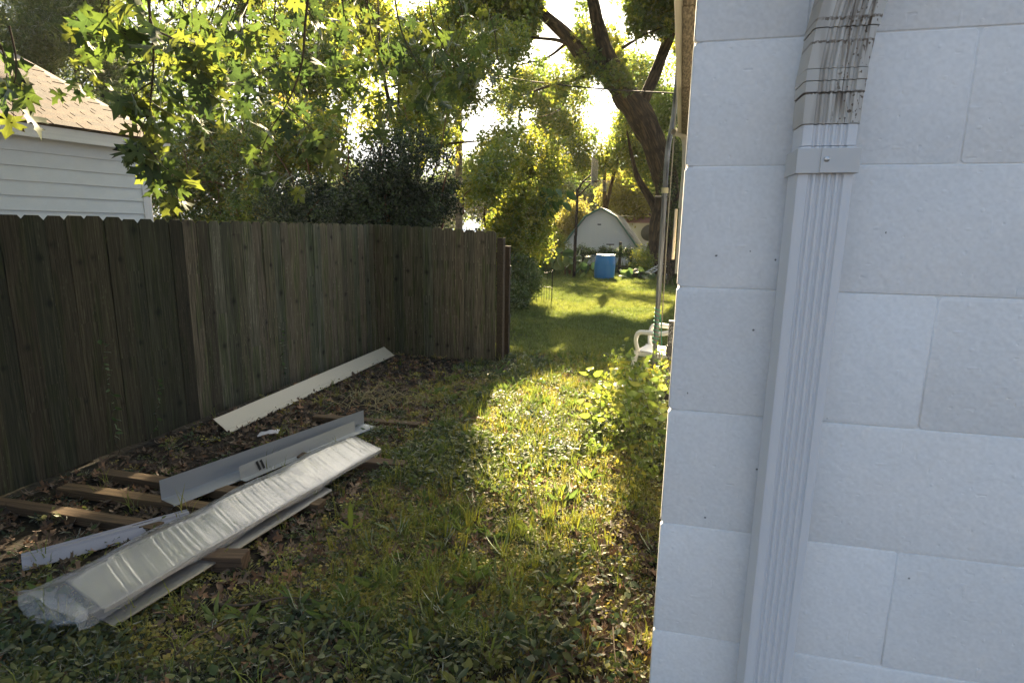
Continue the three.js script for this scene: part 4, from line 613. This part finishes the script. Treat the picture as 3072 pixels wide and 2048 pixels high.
// ---------------------------------------------------------------- maple hanging over the yard (trunk outside the frame, behind the fence)
{
  const t = thing('overhanging_maple', 'maple branches with large lobed leaves hanging over the fence', 'tree'), r = rng(501);
  const spotTex = (() => { const sp = Array.from({ length: 9 }, () => [rr(0.1, 0.9, r), rr(0.1, 0.95, r), rr(0.02, 0.045, r)]); return dataTex(256, 256, (x, y) => { const u = x / 256, v = y / 256; let d = 9; for (const [a, b, q] of sp) d = Math.min(d, Math.hypot(u - a, v - b) / q); if (d < 1) return [58, 40, 26]; const vein = Math.min(Math.abs(u - 0.5), Math.abs(Math.abs(u - 0.5) - Math.abs(v - 0.05) * 0.55)); const k = vein < 0.008 ? 1.12 : 0.92 + 0.16 * fbm(u * 8, v * 8, 2, 5); return [cl(225 * k), cl(225 * k), cl(215 * k)]; }); })();
  for (const g of mleaf) { const p = g.attributes.position, u = g.attributes.uv; for (let i = 0; i < p.count; i++) u.setXY(i, p.getX(i) * 0.8 + 0.5, p.getY(i) * 0.85 + 0.1); }
  const mats = [lin(0.11, 0.165, 0.03), lin(0.08, 0.125, 0.028), lin(0.16, 0.19, 0.03), lin(0.055, 0.095, 0.025)].map(c => new THREE.MeshPhysicalMaterial({ color: c, roughness: 1, transmission: 0.55, thickness: 0, side: THREE.DoubleSide, map: spotTex, ior: 1.4, clearcoat: 0.2, clearcoatRoughness: 0.4 }));
  const D = 1.3061, P = (x, y, d) => atDist(x * D, y * D, d);
  const T = V(-6.6, 0, 1.4); part('trunk', limb([T, T.clone().add(V(0.1, 1.6, -0.2)), T.clone().add(V(0.4, 3.4, -0.7))], [0.36, 0.29, 0.24], 18, 20, 0.14, 502), barkM, t);
  const hub = T.clone().add(V(0.4, 3.3, -0.7)), tops = [P(330, -260, 3.6), P(690, -330, 3.8), P(980, -300, 5.2), P(60, -230, 3.4), P(560, -300, 6)];
  tops.forEach((p, i) => part('limb', limb([hub, hub.clone().lerp(p, 0.5).add(V(0, 0.7, 0)), p], [0.13, 0.08, 0.03], 10, 20, 0.1, 503 + i), barkM, t));
  const near = [], restL = []; let leafN = 0;
  const addLeaf = (p, size, hang = 0.75) => { const d = V(rr(-1, 1, r), -rr(0.1, 1.6, r) * hang, rr(-1, 1, r)).normalize(), m = frame(p, d, size, r() * 6.283); near.push([m, p.distanceTo(camera.position) / size]); };
  const twig = (pts, d, n, size, rad = 0.006, spread = 0.10, from = 0.15) => {
    const c = new THREE.CatmullRomCurve3(pts.map(([x, y], i) => P(x, y, d + (i - pts.length / 2) * 0.05))); part('branch', limb(c.points, [rad, rad * 0.8, rad * 0.5, rad * 0.35], 6, 22), twigM, t);
    for (let i = 0; i < n; i++) { const u = from + (1 - from) * Math.pow((i + r()) / n, 0.8), p = c.getPoint(Math.min(1, u)), q = p.clone().add(V(rr(-1, 1, r), rr(-1.1, 0.45, r), rr(-1, 1, r)).multiplyScalar(spread)); addLeaf(q, size * rr(0.7, 1.2, r)); if (d < 4.2) restL.push([p, q]); }
    return c;
  };
  const S = 0.12;
  // stems read off the photograph, given at 2352-wide pixel positions, 3 to 4.5 m away
  twig([[335, -60], [344, 40], [352, 130], [345, 230], [340, 300], [343, 352]], 3.3, 20, S, 0.007, 0.10);
  twig([[344, 65], [400, 90], [450, 125], [490, 170], [530, 200]], 3.3, 20, S, 0.005, 0.09);
  twig([[343, 345], [360, 365], [375, 400], [395, 430]], 3.3, 14, S, 0.004, 0.07, 0);
  twig([[345, 190], [322, 205], [300, 225], [290, 240]], 3.3, 9, S, 0.004, 0.05, 0);
  twig([[345, 250], [330, 280], [315, 310], [305, 340]], 3.3, 7, S, 0.003, 0.05, 0.3);
  twig([[712, -50], [700, 60], [692, 150], [660, 235], [620, 300], [596, 355]], 3.5, 16, S, 0.007, 0.09);
  twig([[660, 245], [700, 280], [730, 310], [752, 340]], 3.5, 14, S, 0.004, 0.07, 0.2);
  twig([[596, 350], [615, 385], [650, 400], [690, 420]], 3.5, 9, S * 0.9, 0.003, 0.06, 0);
  twig([[575, -30], [555, 60], [530, 120], [500, 190], [455, 225]], 3.9, 16, S, 0.005, 0.1);
  twig([[-10, 85], [10, 130], [15, 165], [10, 190]], 3.2, 6, S, 0.004, 0.07);
  twig([[20, 60], [35, 130], [33, 185], [15, 220], [40, 240]], 3.1, 7, S * 0.85, 0.004, 0.06, 0.4);
  twig([[250, -30], [245, 40], [235, 80], [240, 120]], 3.4, 10, S, 0.004, 0.09);
  twig([[300, -40], [290, 30], [310, 60]], 3.4, 9, S, 0.004, 0.1);
  twig([[430, -40], [420, 20], [450, 60], [440, 110]], 3.7, 14, S, 0.004, 0.12);
  twig([[900, -40], [925, 80], [975, 170], [1000, 215]], 4.6, 20, S, 0.007, 0.13);
  twig([[980, -40], [1000, 70], [1050, 150], [1090, 180]], 5.2, 22, S, 0.007, 0.15);
  twig([[780, -40], [790, 60], [770, 130], [790, 200]], 4.3, 20, S, 0.006, 0.13);
  twig([[840, -40], [850, 60], [870, 130], [880, 210]], 5.0, 20, S, 0.006, 0.15);
  twig([[640, -40], [630, 40], [650, 110], [640, 170]], 4.4, 18, S, 0.005, 0.13);
  twig([[870, 130], [900, 200], [880, 260], [870, 290]], 4.6, 14, S, 0.004, 0.1, 0.2);
  twig([[1000, 120], [990, 190], [960, 240]], 4.9, 12, S, 0.004, 0.1);
  for (let i = 0; i < 34; i++) { const x = rr(190, 1160, r), d = rr(4.4, 8, r), y = rr(40, 230, r); twig([[x + rr(-60, 60, r), -60], [x + rr(-30, 30, r), y * 0.4], [x, y], [x + rr(-40, 40, r), y + rr(20, 60, r)]], d, 15, S, 0.005, 0.2); }
  for (const [p, q] of restL.slice(0, 160)) part('petiole', bar(p, q, 0.0016, 0.0012, 4), twigM, t);
  near.sort((a, b) => a[1] - b[1]);
  near.forEach(([m], i) => { if (i < 290) part('leaf', mleaf[i % 4], mats[Math.floor(r() * 4)], t).applyMatrix4(m); });
  const rest = near.slice(290), by = [[], [], [], []]; rest.forEach(([m], i) => by[i % 4].push(m)); by.forEach((b, i) => stuffInst('leaves', mleaf[i], mats[i], b, null, t));
  // unseen crown above the frame, thickened to darken the fence side
  const up = []; for (let i = 0; i < 22; i++) up.push({ c: V(rr(-7.5, -1.6, r), rr(4.7, 7.0, r), rr(-5.5, 2, r)), r: [1.4, 0.7, 1.4] });
  foliage(t, 'crown', mapleC, LEAF, up, 4200, 1, midg, 512, { gap: 0.22, minY: 4.0 });
}

// ---------------------------------------------------------------- plants by the house and in the garden
{
  const t = thing('leafy_bush', 'sunlit leafy weed bush growing around the steel pole', 'bush', [0, 0, 0]), r = rng(601), big = [ovate(0.5, 0.2, 0.35), ovate(0.58, 0.3, 0.2)];
  const m = [lin(0.22, 0.28, 0.04), lin(0.15, 0.22, 0.035), lin(0.27, 0.29, 0.06)].map(c => leafMat(c, 0.45, 0.5));
  for (let i = 0; i < 26; i++) {
    const b = V(rr(-0.6, 0.02, r), 0, rr(-5.6, -4.5, r)), h = rr(0.25, 0.78, r) * (1 - 0.35 * Math.abs(b.x + 0.25)), tip = b.clone().add(V(rr(-0.28, 0.16, r), h, rr(-0.2, 0.2, r))), c = new THREE.CatmullRomCurve3([b, b.clone().lerp(tip, 0.5).add(V(0, 0.08, 0)), tip]);
    part('stem', limb(c.points, [0.006, 0.004, 0.002], 5, 8), std(lin(0.12, 0.14, 0.05)), t);
    for (let k = 0; k < 9; k++) { const p = c.getPoint(0.25 + 0.75 * k / 8), a = k * 2.4 + r(); part('leaf', big[k % 2], pick(m, r), t).applyMatrix4(frame(p, V(Math.cos(a), rr(-0.1, 0.6, r), Math.sin(a)), rr(0.06, 0.13, r) * (1.15 - k * 0.04), r() * 0.8 - 0.4)); }
  }
}
{
  foliage(scene.getObjectByName('leafy_bush'), 'small_leaves', shrubC, LEAFG, [{ c: V(-0.45, 0.35, -5.2), r: [0.2, 0.28, 0.3] }, { c: V(-0.15, 0.5, -5.0), r: [0.18, 0.3, 0.3] }, { c: V(-0.3, 0.2, -4.5), r: [0.28, 0.2, 0.4] }, { c: V(-0.15, 0.12, -3.9), r: [0.22, 0.14, 0.4] }], 80, 0.6, [...yg, ...midg], 608, { gap: 0.25, gs: 0.3, open: false });
  const t = thing('squash_plant', 'squash plants with broad round leaves beside the blue barrel', 'plant', [0, 0, 0]), r = rng(611), g = new THREE.CircleGeometry(1, 14), p = g.attributes.position; for (let i = 0; i < p.count; i++) { const x = p.getX(i), y = p.getY(i), d = Math.hypot(x, y), a = Math.atan2(y, x); const k = 1 + 0.10 * Math.sin(a * 5); p.setXYZ(i, x * k, y * k + 0.6, 0.22 * d * d); } g.computeVertexNormals();
  const m = [lin(0.09, 0.16, 0.05), lin(0.13, 0.19, 0.055), lin(0.17, 0.21, 0.06)].map(c => leafMat(c, 0.4, 0.2));
  for (let i = 0; i < 110; i++) { const a = i < 84 ? V(rr(-6.6, -3.0, r), 0, rr(-22.6, -20.6, r)) : V(rr(-2.0, -0.9, r), 0, rr(-22, -21.2, r)), h = rr(0.12, i < 84 ? 0.85 : 0.3, r); const tip = a.clone().add(V(rr(-0.1, 0.1, r), h, rr(-0.1, 0.1, r))); part('stalk', bar(a, tip, 0.012, 0.008, 5), m[0], t); part('leaf', g, pick(m, r), t).applyMatrix4(frame(tip, V(rr(-1, 1, r), rr(-0.3, 0.5, r), rr(-0.3, 1, r)), rr(0.10, 0.22, r), r() * 6.28)); }
  const v = thing('fence_vine', 'dark green vine draped along the garden fence rail', 'vine'); const z = -23.2, a = atZ(1725, 758, z), b = atZ(1890, 755, z), L = []; for (let i = 0; i < 9; i++) L.push({ c: V(lerp(a.x, b.x, i / 8), a.y + 0.02 + 0.07 * Math.sin(i * 2), z), r: [0.26, 0.13 + 0.08 * (i % 3), 0.14] });
  foliage(v, 'leaves', smallC, LEAFD, L, 420, 0.9, [...dark, ...midg], 613, { gap: 0.15, open: false }); part('stem', limb([V(a.x, 0, z), V(a.x + 0.1, a.y * 0.6, z), V(a.x + 0.6, a.y, z), V(b.x, a.y, z)], [0.02, 0.018, 0.012, 0.008]), twigM, v);
  const w = thing('weed_patch', 'tall yellow-green weeds grown up along the garden edge', 'weeds'); const WL = [lobe(1640, 745, -24, 70, 60, 0.8), lobe(1590, 790, -22.5, 70, 50, 0.8), lobe(1925, 790, -23, 40, 50, 0.5), lobe(1740, 800, -24, 60, 35, 0.5)]; foliage(w, 'leaves', smallC, LEAF, WL, 1700, 1.3, yg, 617, { gap: 0.32, open: false }); w.userData.kind = 'stuff';
  const bp = thing('brush_pile', 'brown dry brush pile leaning at the foot of the maple', 'brush pile'), bb = onGround(2030, 855); const br = rng(619); const dry = std(lin(0.11, 0.075, 0.055));
  for (let i = 0; i < 90; i++) { const c = V(bb.x + rr(-0.55, 1.6, br), 0, bb.z + rr(-0.7, 0.5, br)); const tip = c.clone().add(V(rr(-0.5, 0.5, br), rr(0.4, 1.35, br), rr(-0.4, 0.4, br))); part('stick', bar(c, tip, 0.012, 0.004, 5), dry, bp); }
  foliage(bp, 'dry_leaves', smallC, leafMat(white1, 0.2, 0), [{ c: V(bb.x + 0.5, 0.65, bb.z - 0.1), r: [1.1, 0.62, 0.6] }], 700, 0.9, [lin(0.12, 0.08, 0.055), lin(0.09, 0.065, 0.045), lin(0.06, 0.07, 0.03)], 620, { gap: 0.2, open: false });
}
{ // utility pole and wires
  const pz = -24, a = atZ(1376, 400, pz), t = thing('utility_pole', 'grey wooden utility pole among the trees behind the fence', 'utility pole', [a.x, 0, pz]);
  part('pole', new THREE.CylinderGeometry(0.13, 0.17, 9.5, 14).translate(0, 4.75, 0), std(lin(0.24, 0.21, 0.18), { map: grainTex.map, roughness: 1 }), t); part('crossarm', rbox(2.2, 0.12, 0.1, 0.01, 0, 9.1, 0.16), lumber(lin(0.16, 0.13, 0.1)), t);
  const wire = (label, p, q, sag, rad) => { const w = thing('overhead_wire', label, 'wire'); const pts = []; for (let i = 0; i <= 16; i++) { const k = i / 16, v = p.clone().lerp(q, k); v.y -= sag * 4 * k * (1 - k); pts.push(v); } part('cable', new THREE.TubeGeometry(new THREE.CatmullRomCurve3(pts), 40, rad, 6), std(lin(0.015, 0.015, 0.016)), w); };
  wire('thick black wire crossing before the maple trunk', V(a.x, atZ(1376, 205, pz).y, pz), atZ(2300, 285, -17), 0.25, 0.022);
  wire('thin wire crossing high behind the garage roof', atZ(-260, 190, -12), V(a.x, 6.4, pz), 0.35, 0.008);
  wire('thin wire running low behind the shed', V(a.x, 3.2, pz - 0.2), atZ(1900, 650, -36), 0.1, 0.012);
}

// ---------------------------------------------------------------- ground cover, litter and grass
{
  const r = rng(701);
  const plantlet = (seed, n, len, h, w) => { const q = rng(seed), gs = []; for (let i = 0; i < n; i++) { const a = i * 2.4 + q(), rad = rr(0.005, 0.045, q), y = rr(0.25, 1, q) * h, p = V(Math.cos(a) * rad, y, Math.sin(a) * rad); gs.push(strip(oleaf[i % 3].clone().scale(w, 1, 1)).applyMatrix4(frame(p, V(Math.cos(a), rr(-0.1, 0.5, q), Math.sin(a)), len * rr(0.6, 1.2, q), rr(-0.5, 0.5, q) + Math.PI * (q() < 0.5 ? 0 : 0)))); gs.push(strip(bar(V(0, 0, 0), p, 0.0012, 0.0008, 3))); } return mergeGeometries(gs); };
  const covers = [plantlet(1, 12, 0.023, 0.05, 1.3), plantlet(2, 14, 0.019, 0.04, 1.5), plantlet(3, 9, 0.030, 0.065, 1.1), plantlet(4, 16, 0.015, 0.03, 1.4), plantlet(5, 16, 0.013, 0.022, 1.6)];
  const rosette = (seed) => { const q = rng(seed), gs = []; for (let i = 0; i < 11; i++) { const a = i * 0.6 + q(); gs.push(strip(ovate(0.24, 0.25, 0.35).clone()).applyMatrix4(frame(V(0, 0.01, 0), V(Math.cos(a), rr(0.25, 0.9, q), Math.sin(a)), rr(0.07, 0.14, q), 0))); } return mergeGeometries(gs); };
  const tuft = (seed, n, h) => { const q = rng(seed), pos = []; for (let i = 0; i < n; i++) { const a = q() * 6.283, b = q() * 6.283, R0 = rr(0, 0.035, q), hh = h * rr(0.45, 1.1, q), ln = rr(0.2, 0.9, q) * hh, w = rr(0.0018, 0.0035, q); const x = Math.cos(b) * R0, z = Math.sin(b) * R0, dx = Math.cos(a), dz = Math.sin(a), sx = -dz * w, sz = dx * w; const A = [x + sx, 0, z + sz], B = [x - sx, 0, z - sz], C = [x + dx * ln * 0.35 + sx * 0.8, hh * 0.65, z + dz * ln * 0.35 + sz * 0.8], D = [x + dx * ln * 0.35 - sx * 0.8, hh * 0.65, z + dz * ln * 0.35 - sz * 0.8], E = [x + dx * ln, hh, z + dz * ln]; pos.push(...A, ...B, ...D, ...A, ...D, ...C, ...C, ...D, ...E); } const g = new THREE.BufferGeometry(); g.setAttribute('position', new THREE.Float32BufferAttribute(pos, 3)); g.computeVertexNormals(); return g; };
  const ros = [rosette(11), rosette(12)], tufts = [tuft(21, 12, 0.10), tuft(22, 14, 0.07), tuft(23, 10, 0.17)], lawnT = [tuft(31, 22, 0.055), tuft(32, 22, 0.045), tuft(33, 18, 0.075)];
  const curl = (seed) => { const q = rng(seed), g = mapleLeaf(seed + 40), p = g.attributes.position, a = rr(0.6, 1.6, q); for (let i = 0; i < p.count; i++) { const x = p.getX(i), y = p.getY(i) - 0.4; p.setXYZ(i, x, y, a * x * x * 0.9 - 0.3 * y * y + 0.1); } g.rotateX(-Math.PI / 2); g.computeVertexNormals(); return strip(g); };
  const oval = ovate(0.5, 0.7, 0.4).translate(0, -0.5, 0).rotateX(-Math.PI / 2);
  const litters = [curl(1), curl(2), curl(3), strip(oval.clone()), strip(ovate(0.32, 0.9, -0.3).translate(0, -0.5, 0).rotateX(-Math.PI / 2))];
  const buckets = {}; const put = (key, m, c) => { (buckets[key] ??= [[], []])[0].push(m); buckets[key][1].push(c); };
  const yrot = (x, y, z, s, tilt = 0.2) => new THREE.Matrix4().compose(V(x, y, z), new THREE.Quaternion().setFromEuler(new THREE.Euler(rr(-tilt, tilt, r), r() * 6.283, rr(-tilt, tilt, r))), V(s, s, s));
  const cg = [lin(0.055, 0.088, 0.02), lin(0.086, 0.115, 0.023), lin(0.04, 0.068, 0.028), lin(0.14, 0.15, 0.03)], sunTintMoss = [lin(0.33, 0.30, 0.05), lin(0.26, 0.27, 0.045), lin(0.34, 0.27, 0.06)], lit = [lin(0.13, 0.085, 0.055), lin(0.09, 0.06, 0.042), lin(0.17, 0.12, 0.08), lin(0.06, 0.042, 0.032), lin(0.2, 0.11, 0.06)];
  const hidden = (x, z) => x > 0.02 && z > -4.6 && z < -0.9 || x < -4.0 && z > -7.2;
  // bare-litter zone along the fence and under the building material
  const litterAt = (x, z) => { const n = (fbm(x * 1.4 + 9, z * 1.4 + 9, 3, 711) - 0.5) * 1.1; let k = sstep(-2.35, -2.75, x + n * 0.5) * sstep(-7.6, -7.0, z) * sstep(-1.35, -1.9, z + n * 0.4); k = Math.max(k, 0.85 * sstep(0.55, 0.25, Math.hypot((x + 1.95 + n * 0.2) / 0.85, (z + 2.6) / 1.9))); k = Math.max(k, sstep(-0.62, -0.25, x + n * 0.25) * sstep(-3.7, -3.2, z) * 0.92); k = Math.max(k, 0.55 * sstep(0.56, 0.66, fbm(x * 2.3, z * 2.3, 3, 715))); return k; };
  for (let i = 0; i < 104000; i++) { // near yard
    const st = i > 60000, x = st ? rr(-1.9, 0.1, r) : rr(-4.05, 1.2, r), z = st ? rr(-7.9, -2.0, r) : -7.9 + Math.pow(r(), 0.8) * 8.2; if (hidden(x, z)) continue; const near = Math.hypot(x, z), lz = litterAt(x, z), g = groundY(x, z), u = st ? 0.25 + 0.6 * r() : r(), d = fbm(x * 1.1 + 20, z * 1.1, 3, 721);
    if (isLawn(x, z) > r() * 1.2) continue;
    if (u < 0.40) { if (r() < lz * 0.97 || r() > (d - 0.28) * 2.4) continue; const k = Math.floor(r() * 3), s = rr(0.6, 1.3, r) * lerp(0.6, 1.25, sstep(0.35, 0.65, fbm(x * 2.2 + 7, z * 2.2, 2, 728))) * (x > -1.0 && z > -2.6 ? 1.25 : 1); put('c' + k, yrot(x, g, z, s), pick(cg, r).clone().multiplyScalar(rr(0.75, 1.3, r))); }
    else if (u < 0.72) { if (r() < lz * 0.95) continue; const y = fbm(x * 1.5, z * 1.5 + 40, 3, 725) > (st ? 0.36 : 0.5); put('c' + (3 + (r() < 0.5 ? 0 : 1)), yrot(x, g, z, rr(0.8, 1.5, r)), (y ? pick(sunTintMoss, r) : pick(cg, r)).clone().multiplyScalar(rr(0.8, 1.3, r))); }  // the sunny strip takes more yellow tint, sunlight put into the colour
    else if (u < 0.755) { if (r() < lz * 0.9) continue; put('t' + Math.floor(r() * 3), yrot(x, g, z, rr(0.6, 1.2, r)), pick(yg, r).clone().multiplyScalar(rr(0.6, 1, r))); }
    else if (u < 0.763) { if (r() < lz) continue; put('r' + (r() < 0.5 ? 0 : 1), yrot(x, g, z, rr(0.6, 1.2, r)), pick(midg, r).clone().multiplyScalar(rr(0.8, 1.2, r))); }
    else { if (r() > 0.42 + lz) continue; const k = Math.floor(r() * 5), s = k < 3 ? rr(0.035, 0.085, r) : rr(0.03, 0.07, r); put('l' + k, yrot(x, g + rr(0.004, 0.03, r), z, s, 0.6), pick(lit, r).clone().multiplyScalar(rr(0.6, 1.3, r))); }
  }
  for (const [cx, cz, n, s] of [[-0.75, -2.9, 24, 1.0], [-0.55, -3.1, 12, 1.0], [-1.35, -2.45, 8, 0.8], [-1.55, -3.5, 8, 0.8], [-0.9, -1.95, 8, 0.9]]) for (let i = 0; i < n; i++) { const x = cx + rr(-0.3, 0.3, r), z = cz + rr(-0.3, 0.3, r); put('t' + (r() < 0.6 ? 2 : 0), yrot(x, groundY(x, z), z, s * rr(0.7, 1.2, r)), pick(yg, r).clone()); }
  const geoOf = k => k[0] === 'c' ? covers[+k[1]] : k[0] === 't' ? tufts[+k[1]] : k[0] === 'r' ? ros[+k[1]] : litters[+k[1]];
  const GC = leafMat(white1, 0.5, 0.35), GL = leafMat(white1, 0.15, 0.15), GG = leafMat(white1, 0.45, 0.2);
  const label = { c: ['small broad-leaved weeds carpeting the yard', 'ground cover', 'ground_cover', GC], t: ['loose grass tufts growing among the weeds', 'grass', 'grass_tufts', GG], r: ['flat rosettes of long-leaved weeds in the yard', 'weeds', 'rosette_weeds', GC], l: ['brown dead leaf litter on the bare soil', 'leaf litter', 'leaf_litter', GL] };
  for (const k of Object.keys(buckets).sort()) { const [lb, ct, nm, m] = label[k[0]]; stuffInst(nm, geoOf(k), m, buckets[k][0], buckets[k][1], scene, lb, ct); }
  // lawn
  const LM = [[], [], []], LC = [[], [], []];
  for (let i = 0; i < 52000; i++) { const z = -7.0 - Math.pow(r(), 1.25) * 17, x = rr(-0.36, 0.16, r) * -z * 0.9 + rr(-0.6, 1.2, r); if (x > 3 || x < -6) continue; if (isLawn(x, z) < r()) continue; const n = fbm(x * 0.8, z * 0.8, 3, 731); if (n < 0.30 && r() < 0.7) continue; const k = Math.floor(r() * 3), s = rr(0.8, 1.3, r) * (1 - 0.15 * sstep(-10, -20, z)) * (1 + 0.6 * sstep(-14, -22, z)); LM[k].push(yrot(x, groundY(x, z), z, s)); LC[k].push((n > 0.5 ? lin(0.19, 0.22, 0.035) : lin(0.14, 0.18, 0.03)).multiplyScalar(rr(0.75, 1.3, r))); }
  LM.forEach((m, k) => stuffInst('lawn_grass', lawnT[k], GG, m, LC[k], scene, 'short mown lawn grass beyond the fence corner', 'grass'));
  // far rough grass behind the garden
  const F = [], FC = []; for (let i = 0; i < 9000; i++) { const z = -rr(24, 60, r), x = rr(-0.55, 0.12, r) * -z; F.push(yrot(x, groundY(x, z), z, rr(3, 7, r))); FC.push(pick(yg, r).clone().multiplyScalar(rr(0.6, 1, r))); } stuffInst('rough_grass', lawnT[2], GG, F, FC, scene, 'rough yellow-green grass far behind the garden fence', 'grass');
}
{ // single things on the ground
  const r = rng(801), dry = std(lin(0.20, 0.15, 0.09));
  const straw = thing('straw_tangle', 'tangle of dry pale straw on the soil before the short fence panel', 'straw'); for (let i = 0; i < 70; i++) { const c = V(-2.75 + rr(-0.42, 0.42, r), 0.02, -4.95 + rr(-0.32, 0.32, r)), a = r() * 6.28, l = rr(0.1, 0.35, r), b = c.clone().add(V(Math.cos(a) * l, rr(-0.01, 0.06, r), Math.sin(a) * l)); part('straw', limb([c, c.clone().lerp(b, 0.5).add(V(0, rr(0.02, 0.09, r), 0)), b], [0.003, 0.0025, 0.002], 4, 6), std(lin(0.27, 0.23, 0.11)), straw); }
  straw.userData.kind = 'stuff';
  const stick = (label, pts, rad) => { const s = thing('fallen_stick', label, 'stick'); part('wood', limb(pts.map(([x, y]) => onGround(x * 1.3061, y * 1.3061, 0.035)), [rad, rad * 0.8, rad * 0.5], 6, 14, 0.2), std(lin(0.11, 0.085, 0.06), { roughness: 1 }), s); };
  stick('long curved stick lying in the weeds before the wrapped stack', [[845 * 0.675 * 0.86, 1385], [560, 1390], [650, 1372], [830 * 0.9, 1382]], 0.006);
  stick('thin stick arching through the weeds near the timber block', [[400, 1505], [440, 1470], [510, 1430], [560, 1395]], 0.005);
  stick('short pale twig standing upright in the sunlit weeds', [[1408, 1310].map((v, i) => i ? 1440 : 1408), [1412, 1500], [1418, 1540]], 0.004);
  for (const [px, py, h, label] of [[1052, 1605, 0.17, 'single upright yellow-green blade leaf near the timber end'], [1230, 1975, 0.1, 'pale seedling with two leaves at the yard front']]) { const b = onGround(px, py), s = thing('seedling', label, 'seedling', [b.x, 0, b.z]); part('stem', bar(V(0, 0, 0), V(0.005, 0.05, 0), 0.003, 0.002, 5), std(lin(0.1, 0.14, 0.04)), s); for (let k = 0; k < 3; k++) part('leaf', ovate(0.2, 0.3, 0.2), leafMat(lin(0.2, 0.24, 0.03), 0.45), s).applyMatrix4(frame(V(0.004, 0.04, 0), V(k ? (k - 1.5) * 1.6 : 0.1, k ? 0.5 : 1.4, 0.2), h * (k ? 0.55 : 1), 0.4)); }
  // vines climbing the fence foot
  const v = thing('fence_creeper', 'thin creeper climbing the foot of the long picket fence', 'vine'); for (const [x, z0, n] of [[-4.03, -3.15, 26], [-4.03, -3.45, 14], [-4.03, -5.1, 16]]) { let p = V(x, 0.0, z0); const pts = [p.clone()]; for (let i = 0; i < n; i++) { p = p.clone().add(V(0, rr(0.015, 0.05, r), rr(-0.03, 0.03, r))); p.x = -4.035 + rr(0, 0.02, r); pts.push(p); } part('stem', limb(pts, [0.004, 0.003, 0.002], 5, 30), twigM, v); pts.forEach((q, i) => { if (i > 2) part('leaf', oleaf[i % 3], leafMat(lin(0.06, 0.10, 0.03), 0.3), v).applyMatrix4(frame(q, V(0.6, rr(-0.6, 0.5, r), rr(-1, 1, r)), rr(0.03, 0.06, r), r() * 6)); }); }
}
scene.fog = new THREE.FogExp2(0xfff3e0, 0.0004);
renderer.render(scene, camera);
